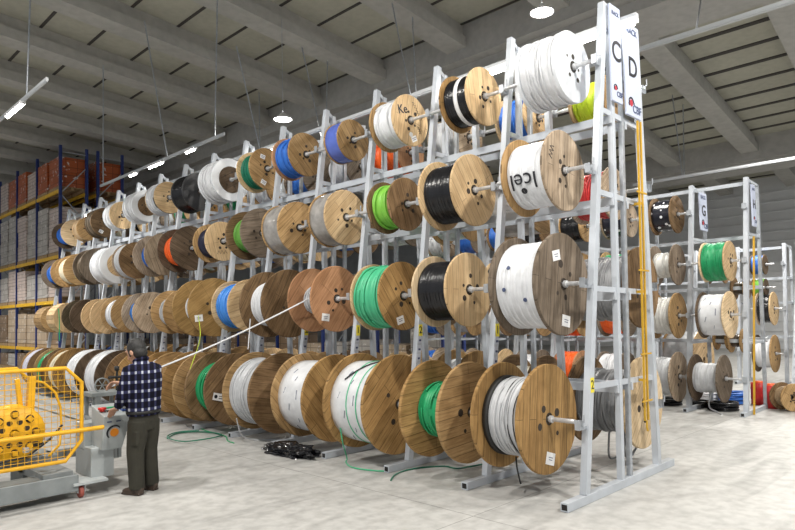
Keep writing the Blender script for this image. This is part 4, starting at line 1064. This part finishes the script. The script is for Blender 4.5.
loft(s_, [((-.01, 0, .86), .150, .200), ((-.01, 0, .92), .158, .205), ((-.005, 0, 1.02), .165, .208), ((-.01, 0, 1.15), .168, .218), ((-.012, 0, 1.27), .165, .230), ((-.005, 0, 1.345), .145, .228), ((.0, 0, 1.40), .110, .170), ((.012, 0, 1.435), .080, .095), ((.02, 0, 1.455), .068, .070)], 28)
for S_, w_ in ((SL, .80), (SR, .80)):
    a_, e_, w0 = (Vector(q) for q in S_); cuff = e_.lerp(w0, .86)
    s_.tube([a_ + Vector((0, -a_.y * .25, .0)), a_, a_.lerp(e_, .5), e_, e_.lerp(w0, .4), cuff], [.080, .083, .076, .068, .060, .050], 16)
s_.tube([(.058 * cos(a) * 1.12 + .03, .062 * sin(a) * 1.12, 1.470 - .022 * cos(a)) for a in [2 * PI * q / 20 for q in range(20)]], .024, 8, closed=True)
fuse(s_, 'plaid_shirt', M_plaid, man, .009, 4)
t_ = MB()
loft(t_, [((-.01, 0, .70), .115, .175), ((-.012, 0, .80), .128, .182), ((-.012, 0, .90), .124, .175), ((-.01, 0, .95), .118, .168)], 26)
for s in (1, -1): t_.tube([(-.012, s * .085, .80), (-.005, s * .092, .66), (.015, s * .10, .47), (.0, s * .105, .26), (-.012, s * .108, .115), (-.01, s * .108, .065)], [.112, .108, .094, .086, .084, .082], 18)
t_.box((-.03, .18, .62), (.13, .03, .15))
fuse(t_, 'trousers', M_trou, man, .009, 4)
m = MB(); loft(m, [((-.01, 0, .885), .158, .208), ((-.01, 0, .915), .162, .210)], 28); m.build('belt', M_belt, man)
for s in (1, -1):
    m = MB(); ell(m, (-.045, s * .108, .055), (.055, .045, .055)); ell(m, (.06, s * .112, .040), (.10, .046, .040)); ell(m, (.12, s * .115, .034), (.055, .044, .034)); m.box((.045, s * .111, .012), (.25, .082, .022))
    fuse(m, 'shoe', M_shoe, man, .006, 2)

# ------------------------------------------------------------------ light, world, camera
w = bpy.data.worlds.new('world'); bpy.context.scene.world = w; w.use_nodes = True
w.node_tree.nodes['Background'].inputs[0].default_value = (.92, .96, 1, 1); w.node_tree.nodes['Background'].inputs[1].default_value = 0.45
f_, yaw, pitch, roll, cxp, cyp, hc_ = 636.459, .791, .042, -.02, 397.5, 292.354, 1.87
cam = bpy.data.cameras.new('camera'); co = bpy.data.objects.new('camera', cam); C.objects.link(co)
fw = Vector((sin(yaw) * cos(pitch), cos(yaw) * cos(pitch), sin(pitch))); rt_ = Vector((cos(yaw), -sin(yaw), 0)); up_ = rt_.cross(fw)
r2_ = rt_ * cos(roll) + up_ * sin(roll); u2_ = -rt_ * sin(roll) + up_ * cos(roll)
M4 = Matrix((r2_, u2_, -fw)).transposed().to_4x4(); M4.translation = (0, 0, hc_); co.matrix_world = M4
cam.sensor_fit = 'HORIZONTAL'; cam.sensor_width = 36; cam.lens = 36 * f_ / 795; cam.shift_y = (cyp - 265) / 795; cam.clip_end = 200
sc = bpy.context.scene; sc.camera = co
sc.view_settings.view_transform = 'Standard'; sc.view_settings.look = 'None'; sc.view_settings.gamma = 1; sc.view_settings.exposure = 0.24
sc.cycles.use_denoising = True
